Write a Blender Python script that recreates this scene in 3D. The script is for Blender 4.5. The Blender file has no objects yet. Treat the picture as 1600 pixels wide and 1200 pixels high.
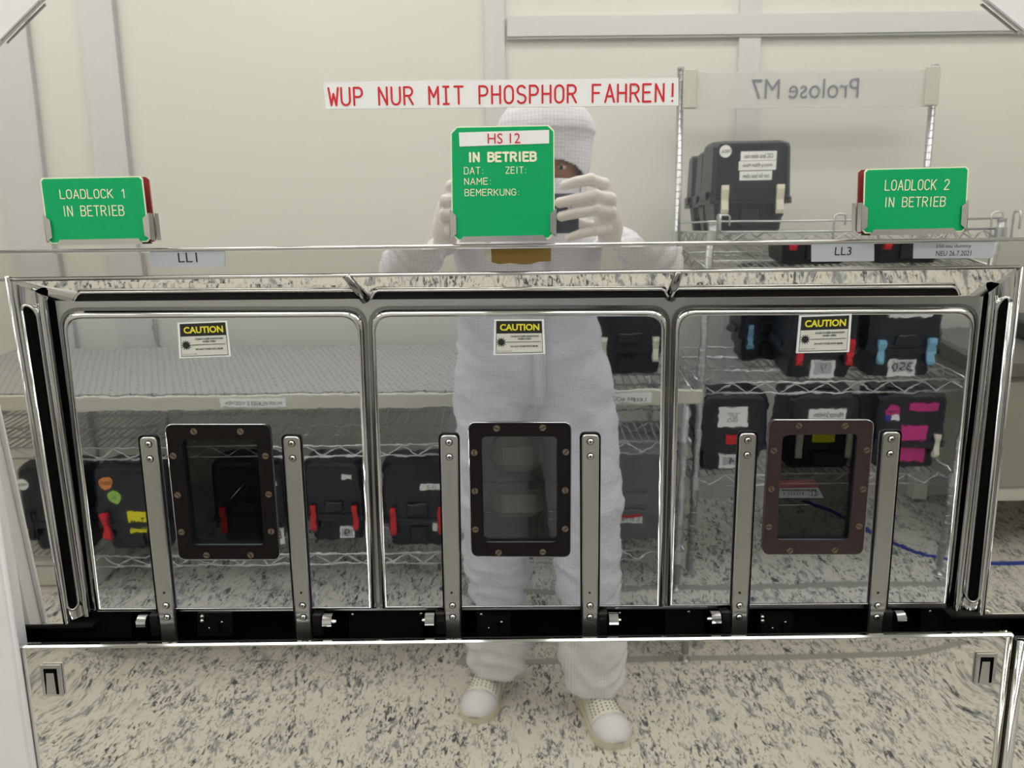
import bpy, math, random
from mathutils import Vector, Matrix, noise
from mathutils.geometry import tessellate_polygon
random.seed(5)
SC = bpy.context.scene
COL = SC.collection
# ------------------------------------------------------------------ camera
F = 1230.0
PITCH = math.radians(11.05)
ROLL = math.radians(0.7)
CAM = Vector((0, -0.8, 1.42))
_R0 = Vector((1, 0, 0)); _U0 = Vector((0, math.sin(PITCH), math.cos(PITCH))); _FW = Vector((0, math.cos(PITCH), -math.sin(PITCH)))
_RI = _R0 * math.cos(ROLL) - _U0 * math.sin(ROLL)
_UI = _R0 * math.sin(ROLL) + _U0 * math.cos(ROLL)
cd = bpy.data.cameras.new('camera'); cam = bpy.data.objects.new('camera', cd); COL.objects.link(cam)
cd.sensor_width = 36; cd.lens = F / 1600 * 36; cd.clip_start = 0.01
M = Matrix((_RI, _UI, -_FW)).transposed().to_4x4(); M.translation = CAM
cam.matrix_world = M
SC.camera = cam
# ------------------------------------------------------------------ world, exposure
w = bpy.data.worlds.new('world'); SC.world = w; w.use_nodes = True
w.node_tree.nodes['Background'].inputs[0].default_value = (0.9, 0.9, 0.88, 1)
w.node_tree.nodes['Background'].inputs[1].default_value = 0.3
SC.view_settings.view_transform = 'Standard'; SC.view_settings.look = 'None'
SC.view_settings.gamma = 1; SC.view_settings.use_curve_mapping = False
SC.view_settings.exposure = 0.0
SC.cycles.max_bounces = 12; SC.cycles.glossy_bounces = 8; SC.cycles.diffuse_bounces = 5
SC.cycles.sample_clamp_indirect = 6
SC.cycles.use_denoising = True
LAMP = 6.2

# ------------------------------------------------------------------ materials
def mat(name, col, rough=0.5, metal=0.0, spec=0.5, emit=0.0, coat=0.0):
    m = bpy.data.materials.new(name); m.use_nodes = True
    b = m.node_tree.nodes['Principled BSDF']
    b.inputs['Base Color'].default_value = (*col, 1)
    b.inputs['Roughness'].default_value = rough
    b.inputs['Metallic'].default_value = metal
    b.inputs['Specular IOR Level'].default_value = spec
    b.inputs['Coat Weight'].default_value = coat
    if emit:
        b.inputs['Emission Color'].default_value = (*col, 1); b.inputs['Emission Strength'].default_value = emit
    return m
def nd(m, t, **kw):
    n = m.node_tree.nodes.new(t)
    for k, v in kw.items(): setattr(n, k, v)
    return n
def lk(m, a, b): m.node_tree.links.new(a, b)
def bsdf(m): return m.node_tree.nodes['Principled BSDF']
def bumpify(m, scale, dist, detail=2, stretch=(1, 1, 1), strength=1.0):
    tc = nd(m, 'ShaderNodeTexCoord'); mp = nd(m, 'ShaderNodeMapping'); mp.inputs['Scale'].default_value = stretch
    n = nd(m, 'ShaderNodeTexNoise'); n.inputs['Scale'].default_value = scale; n.inputs['Detail'].default_value = detail
    bp = nd(m, 'ShaderNodeBump'); bp.inputs['Distance'].default_value = dist; bp.inputs['Strength'].default_value = strength
    lk(m, tc.outputs['Object'], mp.inputs[0]); lk(m, mp.outputs[0], n.inputs['Vector'])
    lk(m, n.outputs['Fac'], bp.inputs['Height']); lk(m, bp.outputs[0], bsdf(m).inputs['Normal'])
    return n
def hazy(name, col, rough, haze, hazecol):
    m = mat(name, col, rough, 1.0)
    b = bsdf(m); out = m.node_tree.nodes['Material Output']
    d = nd(m, 'ShaderNodeBsdfDiffuse'); d.inputs[0].default_value = (*hazecol, 1)
    mx = nd(m, 'ShaderNodeMixShader'); mx.inputs[0].default_value = haze
    lk(m, b.outputs[0], mx.inputs[1]); lk(m, d.outputs[0], mx.inputs[2]); lk(m, mx.outputs[0], out.inputs[0])
    return m
STEEL_UP = hazy('polished_steel_upper', (.93, .92, .89), .018, .055, (.66, .73, .78)); bumpify(STEEL_UP, 5, .00012, 1)
STEEL_LOW = hazy('polished_steel_lower', (.95, .93, .87), .02, .05, (.75, .73, .68)); bumpify(STEEL_LOW, 9, .00006, 1)
STEEL_DOOR = mat('polished_steel_door', (.79, .82, .86), .02, 1); bumpify(STEEL_DOOR, 38, .00004, 2.5)
STEEL_BAND = mat('polished_steel_band', (.85, .84, .80), .02, 1); bumpify(STEEL_BAND, 12, .00005, 1)
CHROME = mat('chrome', (.66, .66, .65), .07, 1); bumpify(CHROME, 12, .00004, 1)
CHROME_D = mat('dark_chrome', (.30, .30, .30), .12, 1)
BRUSH = mat('brushed_steel', (.62, .625, .625), .3, 1); bumpify(BRUSH, 90, .00003, 2, (.05, 1, 1))
ARM = mat('ground_steel', (.66, .65, .61), .36, 1); bumpify(ARM, 60, .00004, 3, (1, 1, .12))
SCREW = mat('screw_steel', (.72, .71, .68), .22, 1)
SCREW_B = mat('brass_screw', (.34, .27, .20), .4, 1)
SLOTM = mat('screw_slot_black', (.02, .018, .015), .6)
BLACKP = mat('black_anodised', (.010, .008, .008), .32, 0, .2)
BROWNP = mat('brown_anodised', (.048, .031, .031), .38, 0, .3)
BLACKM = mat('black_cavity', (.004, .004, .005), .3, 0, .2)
BLACKF = mat('black_matt', (.003, .003, .003), .8, 0, .05)
GREYP = mat('seal_grey', (.26, .30, .36), .35)
WHITEP = mat('white_powder_coat', (.88, .87, .90), .35)
GREEN = mat('sign_green', (.0, .43, .145), .25, 0, .35); RED = mat('sign_red', (.45, .01, .015), .35)
CREAM = mat('engraved_cream', (.95, .97, .72), .6)
PAPER = mat('paper_white', (.94, .95, .95), .6); INKRED = mat('red_ink', (.72, .015, .035), .6)
INK = mat('black_ink', (.02, .02, .02), .6); YEL = mat('yellow_ink', (.85, .78, .05), .6)
GREYLAB = mat('grey_label', (.52, .55, .59), .35); STICK = mat('sticker_cream', (.72, .73, .66), .5)
TAPEB = mat('brown_glue', (.20, .125, .02), .45); bumpify(TAPEB, 300, .001, 3)
STBACK = mat('sticker_glue_residue', (.5, .47, .38), .6)
WALL = mat('wall_panel', (.74, .735, .685), .55); WALLB = mat('wall_profile', (.67, .66, .665), .5); WALLD = mat('profile_joint', (.45, .45, .46), .5)
CEIL = mat('ceiling_white', (.8, .8, .78), .7)
LIGHT = mat('lamp_diffuser', (1, .985, .94), .5, emit=LAMP); LAMPF = mat('lamp_frame', (.75, .75, .75), .5)
WIRE = mat('zinc_wire', (.66, .67, .68), .3, .9)
POST = mat('shelf_post', (.55, .56, .58), .3, .9)
DECK = mat('perforated_mat', (.40, .41, .40), .6)
RAIL = mat('label_rail', (.62, .60, .52), .5)
BOXB = mat('black_plastic', (.014, .018, .026), .36); bumpify(BOXB, 200, .0001)
BOXG = mat('grey_plastic', (.16, .16, .165), .5)
LRED = mat('latch_red', (.62, .02, .03), .4); LWHITE = mat('latch_white', (.75, .73, .60), .45); LBLUE = mat('latch_blue', (.22, .48, .66), .45)
PINK = mat('pink_tape', (.62, .04, .25), .55); BLUE = mat('blue_tape', (.03, .05, .36), .5)
SGREEN = mat('green_sticker', (.36, .62, .12), .55); SORANGE = mat('orange_sticker', (.85, .32, .08), .55); SYEL = mat('yellow_sticker', (.86, .78, .02), .55)
SUIT = mat('cleanroom_fabric', (.80, .79, .86), .75)
GLOVE = mat('latex_glove', (.86, .81, .78), .42); bumpify(GLOVE, 120, .0006, 2, (1, 1, .4))
SKIN = mat('skin', (.42, .22, .15), .5); EYEW = mat('eye_white', (.8, .78, .75), .3); EYED = mat('iris', (.05, .03, .02), .3)
PHONE = mat('phone_blue_black', (.02, .028, .05), .25); LENS = mat('camera_lens', (.01, .01, .015), .08)
SHOE = mat('shoe_white', (.80, .80, .72), .5); SHOET = mat('shoe_toe_white', (.80, .79, .86), .45); SOLE = mat('shoe_sole_cream', (.72, .68, .55), .6)
HOLE = mat('perforation_dark', (.15, .15, .15), .8)
MACH = mat('grey_machine_paint', (.19, .185, .18), .5); MACHC = mat('cream_machine_paint', (.42, .41, .36), .5); DARKT = mat('dark_table', (.05, .05, .055), .4)
TAPEG = mat('grey_floor_tape', (.36, .35, .32), .55)
BEIGE = mat('chamber_beige', (.36, .30, .21), .7); CLEARP = mat('clear_plastic_grey', (.62, .61, .54), .15)
CHAMBER = mat('chamber_dark_steel', (.02, .022, .027), .4)

def suit_pattern(m):
    b = bsdf(m); tc = nd(m, 'ShaderNodeTexCoord'); sp = nd(m, 'ShaderNodeSeparateXYZ'); lk(m, tc.outputs['Object'], sp.inputs[0])
    outs = []
    for ax in ('X', 'Z'):
        a = nd(m, 'ShaderNodeMath', operation='MULTIPLY'); a.inputs[1].default_value = 1 / .0085; lk(m, sp.outputs[ax], a.inputs[0])
        f = nd(m, 'ShaderNodeMath', operation='FRACT'); lk(m, a.outputs[0], f.inputs[0])
        g = nd(m, 'ShaderNodeMath', operation='LESS_THAN'); g.inputs[1].default_value = .16; lk(m, f.outputs[0], g.inputs[0])
        outs.append(g)
    mx = nd(m, 'ShaderNodeMath', operation='MAXIMUM'); lk(m, outs[0].outputs[0], mx.inputs[0]); lk(m, outs[1].outputs[0], mx.inputs[1])
    mc = nd(m, 'ShaderNodeMix', data_type='RGBA'); mc.inputs[6].default_value = (.82, .81, .88, 1); mc.inputs[7].default_value = (.66, .66, .76, 1)
    lk(m, mx.outputs[0], mc.inputs[0]); lk(m, mc.outputs[2], b.inputs['Base Color'])
suit_pattern(SUIT); bumpify(SUIT, 14, .012, 3, (1, 1, 1.6), .8)

def floor_mat():
    m = mat('marbled_linoleum', (.7, .66, .58), .35)
    b = bsdf(m); tc = nd(m, 'ShaderNodeTexCoord')
    def flecks(rot, sx, sy, scale, lo, hi, cl_scale, cl_lo, seed):
        mp = nd(m, 'ShaderNodeMapping'); mp.inputs['Rotation'].default_value = (0, 0, rot); mp.inputs['Scale'].default_value = (sx, sy, 1); mp.inputs['Location'].default_value = (seed, seed * 2, 0)
        lk(m, tc.outputs['Object'], mp.inputs[0])
        n = nd(m, 'ShaderNodeTexNoise'); n.inputs['Scale'].default_value = scale; n.inputs['Detail'].default_value = 3; n.inputs['Distortion'].default_value = 1.2; n.inputs['Roughness'].default_value = .62
        lk(m, mp.outputs[0], n.inputs['Vector'])
        r = nd(m, 'ShaderNodeMapRange'); r.inputs[1].default_value = lo - .008; r.inputs[2].default_value = hi - .008; lk(m, n.outputs['Fac'], r.inputs[0])
        c = nd(m, 'ShaderNodeTexNoise'); c.inputs['Scale'].default_value = cl_scale; c.inputs['Detail'].default_value = 1; lk(m, mp.outputs[0], c.inputs['Vector'])
        rc = nd(m, 'ShaderNodeMapRange'); rc.inputs[1].default_value = cl_lo; rc.inputs[2].default_value = cl_lo + .14; lk(m, c.outputs['Fac'], rc.inputs[0])
        mu = nd(m, 'ShaderNodeMath', operation='MULTIPLY'); lk(m, r.outputs[0], mu.inputs[0]); lk(m, rc.outputs[0], mu.inputs[1])
        return mu
    dark = flecks(.5, 1, .36, 78, .575, .60, 13, .40, 3)
    dark2 = flecks(-.5, 1, .42, 80, .585, .62, 14, .42, 9)
    grey = flecks(.25, 1, .40, 44, .54, .62, 7, .36, 17)
    m1 = nd(m, 'ShaderNodeMix', data_type='RGBA'); m1.inputs[6].default_value = (.76, .73, .67, 1); m1.inputs[7].default_value = (.30, .32, .33, 1); lk(m, grey.outputs[0], m1.inputs[0])
    ad = nd(m, 'ShaderNodeMath', operation='ADD'); ad.use_clamp = True; lk(m, dark.outputs[0], ad.inputs[0]); lk(m, dark2.outputs[0], ad.inputs[1])
    m2 = nd(m, 'ShaderNodeMix', data_type='RGBA'); m2.inputs[7].default_value = (.035, .045, .06, 1); lk(m, ad.outputs[0], m2.inputs[0]); lk(m, m1.outputs[2], m2.inputs[6])
    lk(m, m2.outputs[2], b.inputs['Base Color'])
    return m
FLOOR = floor_mat()
def deck_mat(m):
    b = bsdf(m); tc = nd(m, 'ShaderNodeTexCoord'); mp = nd(m, 'ShaderNodeMapping'); mp.inputs['Rotation'].default_value = (0, 0, .6); mp.inputs['Scale'].default_value = (52, 34, 1)
    lk(m, tc.outputs['Object'], mp.inputs[0]); v = nd(m, 'ShaderNodeTexVoronoi'); v.inputs['Scale'].default_value = 1; v.inputs['Randomness'].default_value = 0
    lk(m, mp.outputs[0], v.inputs['Vector']); r = nd(m, 'ShaderNodeMapRange'); r.inputs[1].default_value = .25; r.inputs[2].default_value = .35; lk(m, v.outputs['Distance'], r.inputs[0])
    mc = nd(m, 'ShaderNodeMix', data_type='RGBA'); mc.inputs[6].default_value = (.07, .07, .07, 1); mc.inputs[7].default_value = (.37, .37, .355, 1)
    lk(m, r.outputs[0], mc.inputs[0]); lk(m, mc.outputs[2], b.inputs['Base Color'])
deck_mat(DECK)
def glass_mat(name, refl, tint, milk=0.0):
    m = bpy.data.materials.new(name); m.use_nodes = True; nt = m.node_tree; nt.nodes.remove(nt.nodes['Principled BSDF'])
    t = nd(m, 'ShaderNodeBsdfTransparent'); t.inputs[0].default_value = (*tint, 1); g = nd(m, 'ShaderNodeBsdfGlossy'); g.inputs['Roughness'].default_value = .0; g.inputs[0].default_value = (1, 1, 1, 1)
    x = nd(m, 'ShaderNodeMixShader'); x.inputs[0].default_value = refl; lk(m, t.outputs[0], x.inputs[1]); lk(m, g.outputs[0], x.inputs[2])
    if milk:
        d = nd(m, 'ShaderNodeBsdfDiffuse'); d.inputs[0].default_value = (.85, .84, .82, 1); y = nd(m, 'ShaderNodeMixShader'); y.inputs[0].default_value = milk
        lk(m, x.outputs[0], y.inputs[1]); lk(m, d.outputs[0], y.inputs[2]); x = y
    lk(m, x.outputs[0], nt.nodes['Material Output'].inputs[0]); return m
GLASS = glass_mat('window_glass', .075, (.9, .93, .93)); SIGNP = glass_mat('frosted_sign_plastic', .03, (.9, .9, .9), .45)

# ------------------------------------------------------------------ planes and pixel rays
class Plane:
    def __init__(s, p, tilt):
        t = math.radians(tilt); s.p = Vector(p); s.n = Vector((0, -math.cos(t), -math.sin(t))); s.ex = Vector((1, 0, 0)); s.ey = Vector((0, -math.sin(t), math.cos(t)))
def ray(u, v): return (_FW * F + _RI * (u - 800) - _UI * (v - 600)).normalized()
def P(u, v, pl, off=0.0):
    d = ray(u, v); q = pl.p + pl.n * off
    return CAM + d * ((q - CAM).dot(pl.n) / d.dot(pl.n))
FRONT = Plane((0, 0, 1.38), 0)
STRIP = Plane((0, 0.0, 1.385), 3.2)
DOOR = Plane((0, .020, 1.345), 3.0)

# ------------------------------------------------------------------ mesh builder
class MB:
    def __init__(s): s.v = []; s.f = []; s.m = []; s.mats = []; s.smooth = []
    def mi(s, m):
        if m not in s.mats: s.mats.append(m)
        return s.mats.index(m)
    def add(s, vs, fs, m, smooth=False):
        o = len(s.v); s.v += [Vector(v) for v in vs]; k = s.mi(m)
        for f in fs: s.f.append([i + o for i in f]); s.m.append(k); s.smooth.append(smooth)
        return s
    def prism(s, pts, vec, m):          # pts ring, extruded by vec; closed
        n = len(pts); a = [Vector(p) for p in pts]; b = [p + vec for p in a]
        fs = [list(range(n)), list(range(2 * n - 1, n - 1, -1))] + [[i, i + n, (i + 1) % n + n, (i + 1) % n] for i in range(n)]
        return s.add(a + b, fs, m)
    def ring(s, out, inn, vec, m):      # plate with a hole
        o = [Vector(p) for p in out]; i_ = [Vector(p) for p in inn]; n, k = len(o), len(i_)
        tri = tessellate_polygon([o, i_])
        vs = o + i_; vb = [p + vec for p in vs]; N = n + k
        fs = [list(t) for t in tri] + [[t[2] + N, t[1] + N, t[0] + N] for t in tri]
        fs += [[i, i + N, (i + 1) % n + N, (i + 1) % n] for i in range(n)]
        fs += [[n + i, n + (i + 1) % k, n + (i + 1) % k + N, n + i + N] for i in range(k)]
        return s.add(vs + vb, fs, m)
    def box(s, c, d, m, rot=None, bev=0.0):
        hx, hy, hz = [x / 2 for x in d]; b = min(bev, hx * .9, hy * .9, hz * .9)
        if b <= 0:
            vs = [Vector((x, y, z)) for x in (-hx, hx) for y in (-hy, hy) for z in (-hz, hz)]
            fs = [[0, 1, 3, 2], [4, 6, 7, 5], [0, 4, 5, 1], [2, 3, 7, 6], [0, 2, 6, 4], [1, 5, 7, 3]]
        else:
            rings = []
            for z, ins in ((-hz, b), (-hz + b, 0), (hz - b, 0), (hz, b)):
                X, Y = hx - ins, hy - ins; q = b if ins == 0 else b * .4
                rings.append([(X - q, -Y, z), (X, -Y + q, z), (X, Y - q, z), (X - q, Y, z), (-X + q, Y, z), (-X, Y - q, z), (-X, -Y + q, z), (-X + q, -Y, z)])
            vs = [Vector(p) for r in rings for p in r]; fs = [list(range(7, -1, -1)), list(range(24, 32))]
            for k in range(3):
                for i in range(8): fs.append([k * 8 + i, k * 8 + (i + 1) % 8, k * 8 + 8 + (i + 1) % 8, k * 8 + 8 + i])
        if rot is not None: vs = [rot @ p for p in vs]
        c = Vector(c); return s.add([p + c for p in vs], fs, m)
    def tube(s, pts, r, m, n=8, caps=True, sq=1.0, smooth=True, ref=None):
        pts = [Vector(p) for p in pts]; rs = r if isinstance(r, (list, tuple)) else [r] * len(pts)
        t0 = (pts[1] - pts[0]).normalized(); a = Vector(ref) if ref else (Vector((0, 0, 1)) if abs(t0.z) < .9 else Vector((1, 0, 0)))
        vs = []; fs = []
        for i, p in enumerate(pts):
            t = (pts[min(i + 1, len(pts) - 1)] - pts[max(i - 1, 0)]).normalized()
            a = (a - t * a.dot(t)).normalized(); b = t.cross(a)
            for k in range(n):
                th = 2 * math.pi * k / n; vs.append(p + a * math.cos(th) * rs[i] * sq + b * math.sin(th) * rs[i])
        for i in range(len(pts) - 1):
            for k in range(n): fs.append([i * n + k, i * n + (k + 1) % n, (i + 1) * n + (k + 1) % n, (i + 1) * n + k])
        if caps: fs += [list(range(n - 1, -1, -1)), list(range((len(pts) - 1) * n, len(pts) * n))]
        return s.add(vs, fs, m, smooth)
    def ell(s, c, r, m, nu=16, nv=10, rot=None):
        c = Vector(c); vs = [Vector((0, 0, -r[2]))]; fs = []
        for j in range(1, nv):
            ph = -math.pi / 2 + math.pi * j / nv
            for i in range(nu):
                th = 2 * math.pi * i / nu; vs.append(Vector((r[0] * math.cos(ph) * math.cos(th), r[1] * math.cos(ph) * math.sin(th), r[2] * math.sin(ph))))
        vs.append(Vector((0, 0, r[2])))
        for i in range(nu): fs.append([0, 1 + (i + 1) % nu, 1 + i]); fs.append([len(vs) - 1, 1 + (nv - 2) * nu + i, 1 + (nv - 2) * nu + (i + 1) % nu])
        for j in range(nv - 2):
            for i in range(nu): fs.append([1 + j * nu + i, 1 + j * nu + (i + 1) % nu, 1 + (j + 1) * nu + (i + 1) % nu, 1 + (j + 1) * nu + i])
        if rot is not None: vs = [rot @ v for v in vs]
        return s.add([v + c for v in vs], fs, m, True)
    def loft(s, rings, m, smooth=True):
        n = len(rings[0]); vs = [p for r in rings for p in r]; fs = [list(range(n - 1, -1, -1)), list(range((len(rings) - 1) * n, len(rings) * n))]
        for j in range(len(rings) - 1):
            for i in range(n): fs.append([j * n + i, j * n + (i + 1) % n, (j + 1) * n + (i + 1) % n, (j + 1) * n + i])
        return s.add(vs, fs, m, smooth)
    def disc(s, c, nrm, r, h, m, n=14, dome=False):
        c = Vector(c); nrm = Vector(nrm).normalized()
        if dome: return s.tube([c, c + nrm * h * .6, c + nrm * h], [r, r * .95, r * .55], m, n, smooth=False)
        return s.tube([c, c + nrm * h], r, m, n, smooth=False)
    def build(s, name, parent=None, **props):
        me = bpy.data.meshes.new(name); me.from_pydata([tuple(v) for v in s.v], [], s.f); me.update()
        for m in s.mats: me.materials.append(m)
        me.polygons.foreach_set('material_index', s.m)
        import bmesh
        bm = bmesh.new(); bm.from_mesh(me); bmesh.ops.recalc_face_normals(bm, faces=bm.faces); bm.to_mesh(me); bm.free()
        me.polygons.foreach_set('use_smooth', s.smooth if len(s.smooth) == len(me.polygons) else [False] * len(me.polygons))
        o = bpy.data.objects.new(name, me); COL.objects.link(o)
        if parent is not None:
            o.parent = parent
            if parent.get('_org'): pass
            o.matrix_parent_inverse = world_inv(parent)
        for k, v in props.items(): o[k] = v
        return o
def world_inv(p):
    m = Matrix.Identity(4); q = p
    chain = []
    while q is not None: chain.append(q); q = q.parent
    for q in reversed(chain):
        m = m @ (q.matrix_parent_inverse if q.parent else Matrix.Identity(4)) @ Matrix.LocRotScale(q.location, q.rotation_euler, q.scale)
    return m.inverted()
def thing(name, label, cat, loc=(0, 0, 0), group=None):
    o = bpy.data.objects.new(name, None); COL.objects.link(o); o.location = loc; o['label'] = label; o['category'] = cat
    if group: o['group'] = group
    return o
def tag(o, label, cat, group=None):
    o['label'] = label; o['category'] = cat
    if group: o['group'] = group
    return o

# ------------------------------------------------------------------ polygons in pixels
def rnd(pts, rad, n=6):
    """round the corners of a pixel polygon; rad: number or list"""
    out = []; N = len(pts)
    for i, p in enumerate(pts):
        r = rad[i] if isinstance(rad, (list, tuple)) else rad
        p = Vector(p); a = Vector(pts[i - 1]) - p; b = Vector(pts[(i + 1) % N]) - p
        if r <= 0: out.append(p); continue
        ra = min(r, a.length * .49); rb = min(r, b.length * .49)
        A = p + a.normalized() * ra; B = p + b.normalized() * rb
        for k in range(n + 1):
            t = k / n; out.append(A * (1 - t) ** 2 + p * 2 * t * (1 - t) + B * t * t)
    return out
def px(pts, pl, off=0.0): return [P(q[0], q[1], pl, off) for q in pts]

# ------------------------------------------------------------------ lettering
_tc = {}
def glyphs(txt, bold=0.0):
    k = (txt, bold)
    if k not in _tc:
        c = bpy.data.curves.new('t', 'FONT'); c.body = txt; c.size = 1; c.offset = bold; c.resolution_u = 3; c.align_x = 'LEFT'
        o = bpy.data.objects.new('t', c); COL.objects.link(o); me = bpy.data.meshes.new_from_object(o)
        vs = [tuple(v.co) for v in me.vertices]; fs = [tuple(p.vertices) for p in me.polygons]
        bpy.data.objects.remove(o); bpy.data.curves.remove(c); bpy.data.meshes.remove(me)
        xs = [v[0] for v in vs]; ys = [v[1] for v in vs]; _tc[k] = (vs, fs, min(xs), max(xs), min(ys), max(ys))
    return _tc[k]
def text3(mb, txt, org, ex, ey, wd, ht, m, bold=0.0):
    """fit txt's bounding box into wd x ht with its lower left corner at org"""
    vs, fs, x0, x1, y0, y1 = glyphs(txt, bold); sx = wd / (x1 - x0); sy = (ht / (y1 - y0)) if ht else sx
    org = Vector(org); ex = Vector(ex); ey = Vector(ey)
    mb.add([org + ex * (v[0] - x0) * sx + ey * (v[1] - y0) * sy for v in vs], fs, m)
def text_px(mb, txt, u0, v0, u1, v1, pl, off, m, bold=0.0):
    """u0,v0 = upper left, u1,v1 = lower right in photo pixels (v along the baseline taken at the left end)"""
    a = P(u0, v1, pl, off); b = P(u1, v1 - (u1 - u0) * .0122, pl, off); c = P(u0, v0, pl, off)
    ex = (b - a); wd = ex.length; ht = (c - a).dot(pl.ey); ex.normalize()
    text3(mb, txt, a, ex, pl.ey, wd, ht, m, bold)
def arc(cx, cy, rx, ry, a0, a1, n=7): return [(cx + rx * math.cos(math.radians(a0 + (a1 - a0) * i / n)), cy + ry * math.sin(math.radians(a0 + (a1 - a0) * i / n))) for i in range(n + 1)]
G = {
 'L': [[(0, 6), (0, 0), (3.2, 0)]], 'I': [[(1.6, 0), (1.6, 6)]], 'J': [[(3.2, 6), (3.2, 1.5)] + arc(1.7, 1.5, 1.5, 1.5, 0, -170)],
 'O': [arc(1.7, 4.3, 1.7, 1.7, 0, 180) + arc(1.7, 1.7, 1.7, 1.7, 180, 360) + [(3.4, 4.3)]],
 'A': [[(0, 0), (1.8, 6), (3.6, 0)], [(.6, 2), (3, 2)]],
 'D': [[(0, 0), (0, 6), (1.6, 6)] + arc(1.7, 4.3, 1.7, 1.7, 90, 0) + arc(1.7, 1.7, 1.7, 1.7, 0, -90) + [(0, 0)]],
 'C': [arc(1.7, 4.3, 1.7, 1.7, 20, 180) + arc(1.7, 1.7, 1.7, 1.7, 180, 340)],
 'K': [[(0, 0), (0, 6)], [(3.3, 6), (0, 2.4)], [(1, 3.4), (3.4, 0)]],
 'N': [[(0, 0), (0, 6), (3.2, 0), (3.2, 6)]],
 'B': [[(0, 0), (0, 6), (1.9, 6)] + arc(1.9, 4.65, 1.35, 1.35, 90, -90) + [(0, 3.3), (1.9, 3.3)] + arc(1.9, 1.65, 1.5, 1.65, 90, -90) + [(0, 0)]],
 'E': [[(3.1, 6), (0, 6), (0, 0), (3.1, 0)], [(0, 3.2), (2.6, 3.2)]], 'F': [[(3.1, 6), (0, 6), (0, 0)], [(0, 3.2), (2.6, 3.2)]],
 'T': [[(0, 6), (3.4, 6)], [(1.7, 6), (1.7, 0)]],
 'R': [[(0, 0), (0, 6), (1.8, 6)] + arc(1.8, 4.5, 1.5, 1.5, 90, -90) + [(0, 3)], [(1.6, 3), (3.4, 0)]],
 'P': [[(0, 0), (0, 6), (1.8, 6)] + arc(1.8, 4.4, 1.5, 1.6, 90, -90) + [(0, 2.8)]],
 'U': [[(0, 6), (0, 1.7)] + arc(1.7, 1.7, 1.7, 1.7, 180, 360) + [(3.4, 6)]],
 'M': [[(0, 0), (0, 6), (1.8, 2.4), (3.6, 6), (3.6, 0)]], 'W': [[(0, 6), (.9, 0), (1.9, 4), (2.9, 0), (3.8, 6)]],
 'H': [[(0, 0), (0, 6)], [(3.3, 0), (3.3, 6)], [(0, 3.1), (3.3, 3.1)]],
 'S': [arc(1.7, 4.5, 1.6, 1.5, 30, 180, 6) + arc(1.7, 4.5, 1.6, 1.5, 180, 270, 3)[1:] + arc(1.7, 1.5, 1.7, 1.5, 90, 0, 3) + arc(1.7, 1.5, 1.7, 1.5, 0, -150, 6)[1:]],
 'Z': [[(0, 6), (3.2, 6), (0, 0), (3.2, 0)]], 'G': [arc(1.7, 4.3, 1.7, 1.7, 20, 180) + arc(1.7, 1.7, 1.7, 1.7, 180, 360) + [(3.4, 2.9), (2, 2.9)]],
 '1': [[(.6, 4.6), (1.9, 6), (1.9, 0)]], '2': [arc(1.7, 4.4, 1.6, 1.6, 165, -20, 8) + [(0, 0), (3.4, 0)]], ':': [[(.8, 3.6), (.8, 3.7)], [(.8, .3), (.8, .4)]],
 '!': [[(1.7, 6), (1.7, 1.8)], [(1.7, .1), (1.7, .2)]],
 'i': [[(1.7, 0), (1.7, 6)], [(.6, 6), (2.8, 6)], [(.6, 0), (2.8, 0)]]}
def strokes(mb, txt, org, ex, ey, wd, ht, th, m, mono=False, gap=1.5):
    x = 0; segs = []
    for ch in txt:
        if ch == ' ': x += (3.4 if mono else 3.2) + gap; continue
        g = G['i' if (ch == 'I' and mono) else ch]; mx = max(p[0] for l in g for p in l)
        adv = 3.5 if mono else {'I': 1.6, ':': 1.2, '1': 2.0}.get(ch, mx); sh = x - (1.6 if ch == 'I' and not mono else 0) + (0 if ch != 'I' or mono else .8)
        for l in g: segs.append([(p[0] + sh, p[1]) for p in l])
        x += adv + gap
    nz = Vector(ex).cross(Vector(ey)).normalized(); cnt = 0
    tot = max(p[0] for l in segs for p in l); mn = min(p[0] for l in segs for p in l)
    sx = (wd - th) / (tot - mn); sy = (ht - th) / 6; org = Vector(org); ex = Vector(ex); ey = Vector(ey)
    for l in segs:
        pts = [((p[0] - mn) * sx + th / 2, p[1] * sy + th / 2) for p in l]
        for a, b in zip(pts, pts[1:]):
            dx, dy = b[0] - a[0], b[1] - a[1]; L = math.hypot(dx, dy) or 1e-6; nx, ny = -dy / L * th / 2, dx / L * th / 2
            q = [(a[0] + nx, a[1] + ny), (a[0] - nx, a[1] - ny), (b[0] - nx, b[1] - ny), (b[0] + nx, b[1] + ny)]
            cnt += 1; dn = nz * 3e-6 * (cnt % 40)
            mb.add([org + dn + ex * t[0] + ey * t[1] for t in q], [[0, 1, 2, 3]], m)
        for a in pts:
            cnt += 1; dn = nz * 3e-6 * (cnt % 40)
            mb.add([org + dn + ex * (a[0] + math.cos(k * math.pi / 4) * th / 2) + ey * (a[1] + math.sin(k * math.pi / 4) * th / 2) for k in range(8)], [list(range(8))], m)
def strokes_px(mb, txt, u0, v0, u1, v1, pl, off, th, m, mono=False, gap=1.5):
    a = P(u0, v1, pl, off); b = P(u1, v1 - (u1 - u0) * .0122, pl, off); c = P(u0, v0, pl, off)
    ex = (b - a); wd = ex.length; ex.normalize(); strokes(mb, txt, a, ex, pl.ey, wd, (c - a).dot(pl.ey), th, m, mono, gap)

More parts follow.
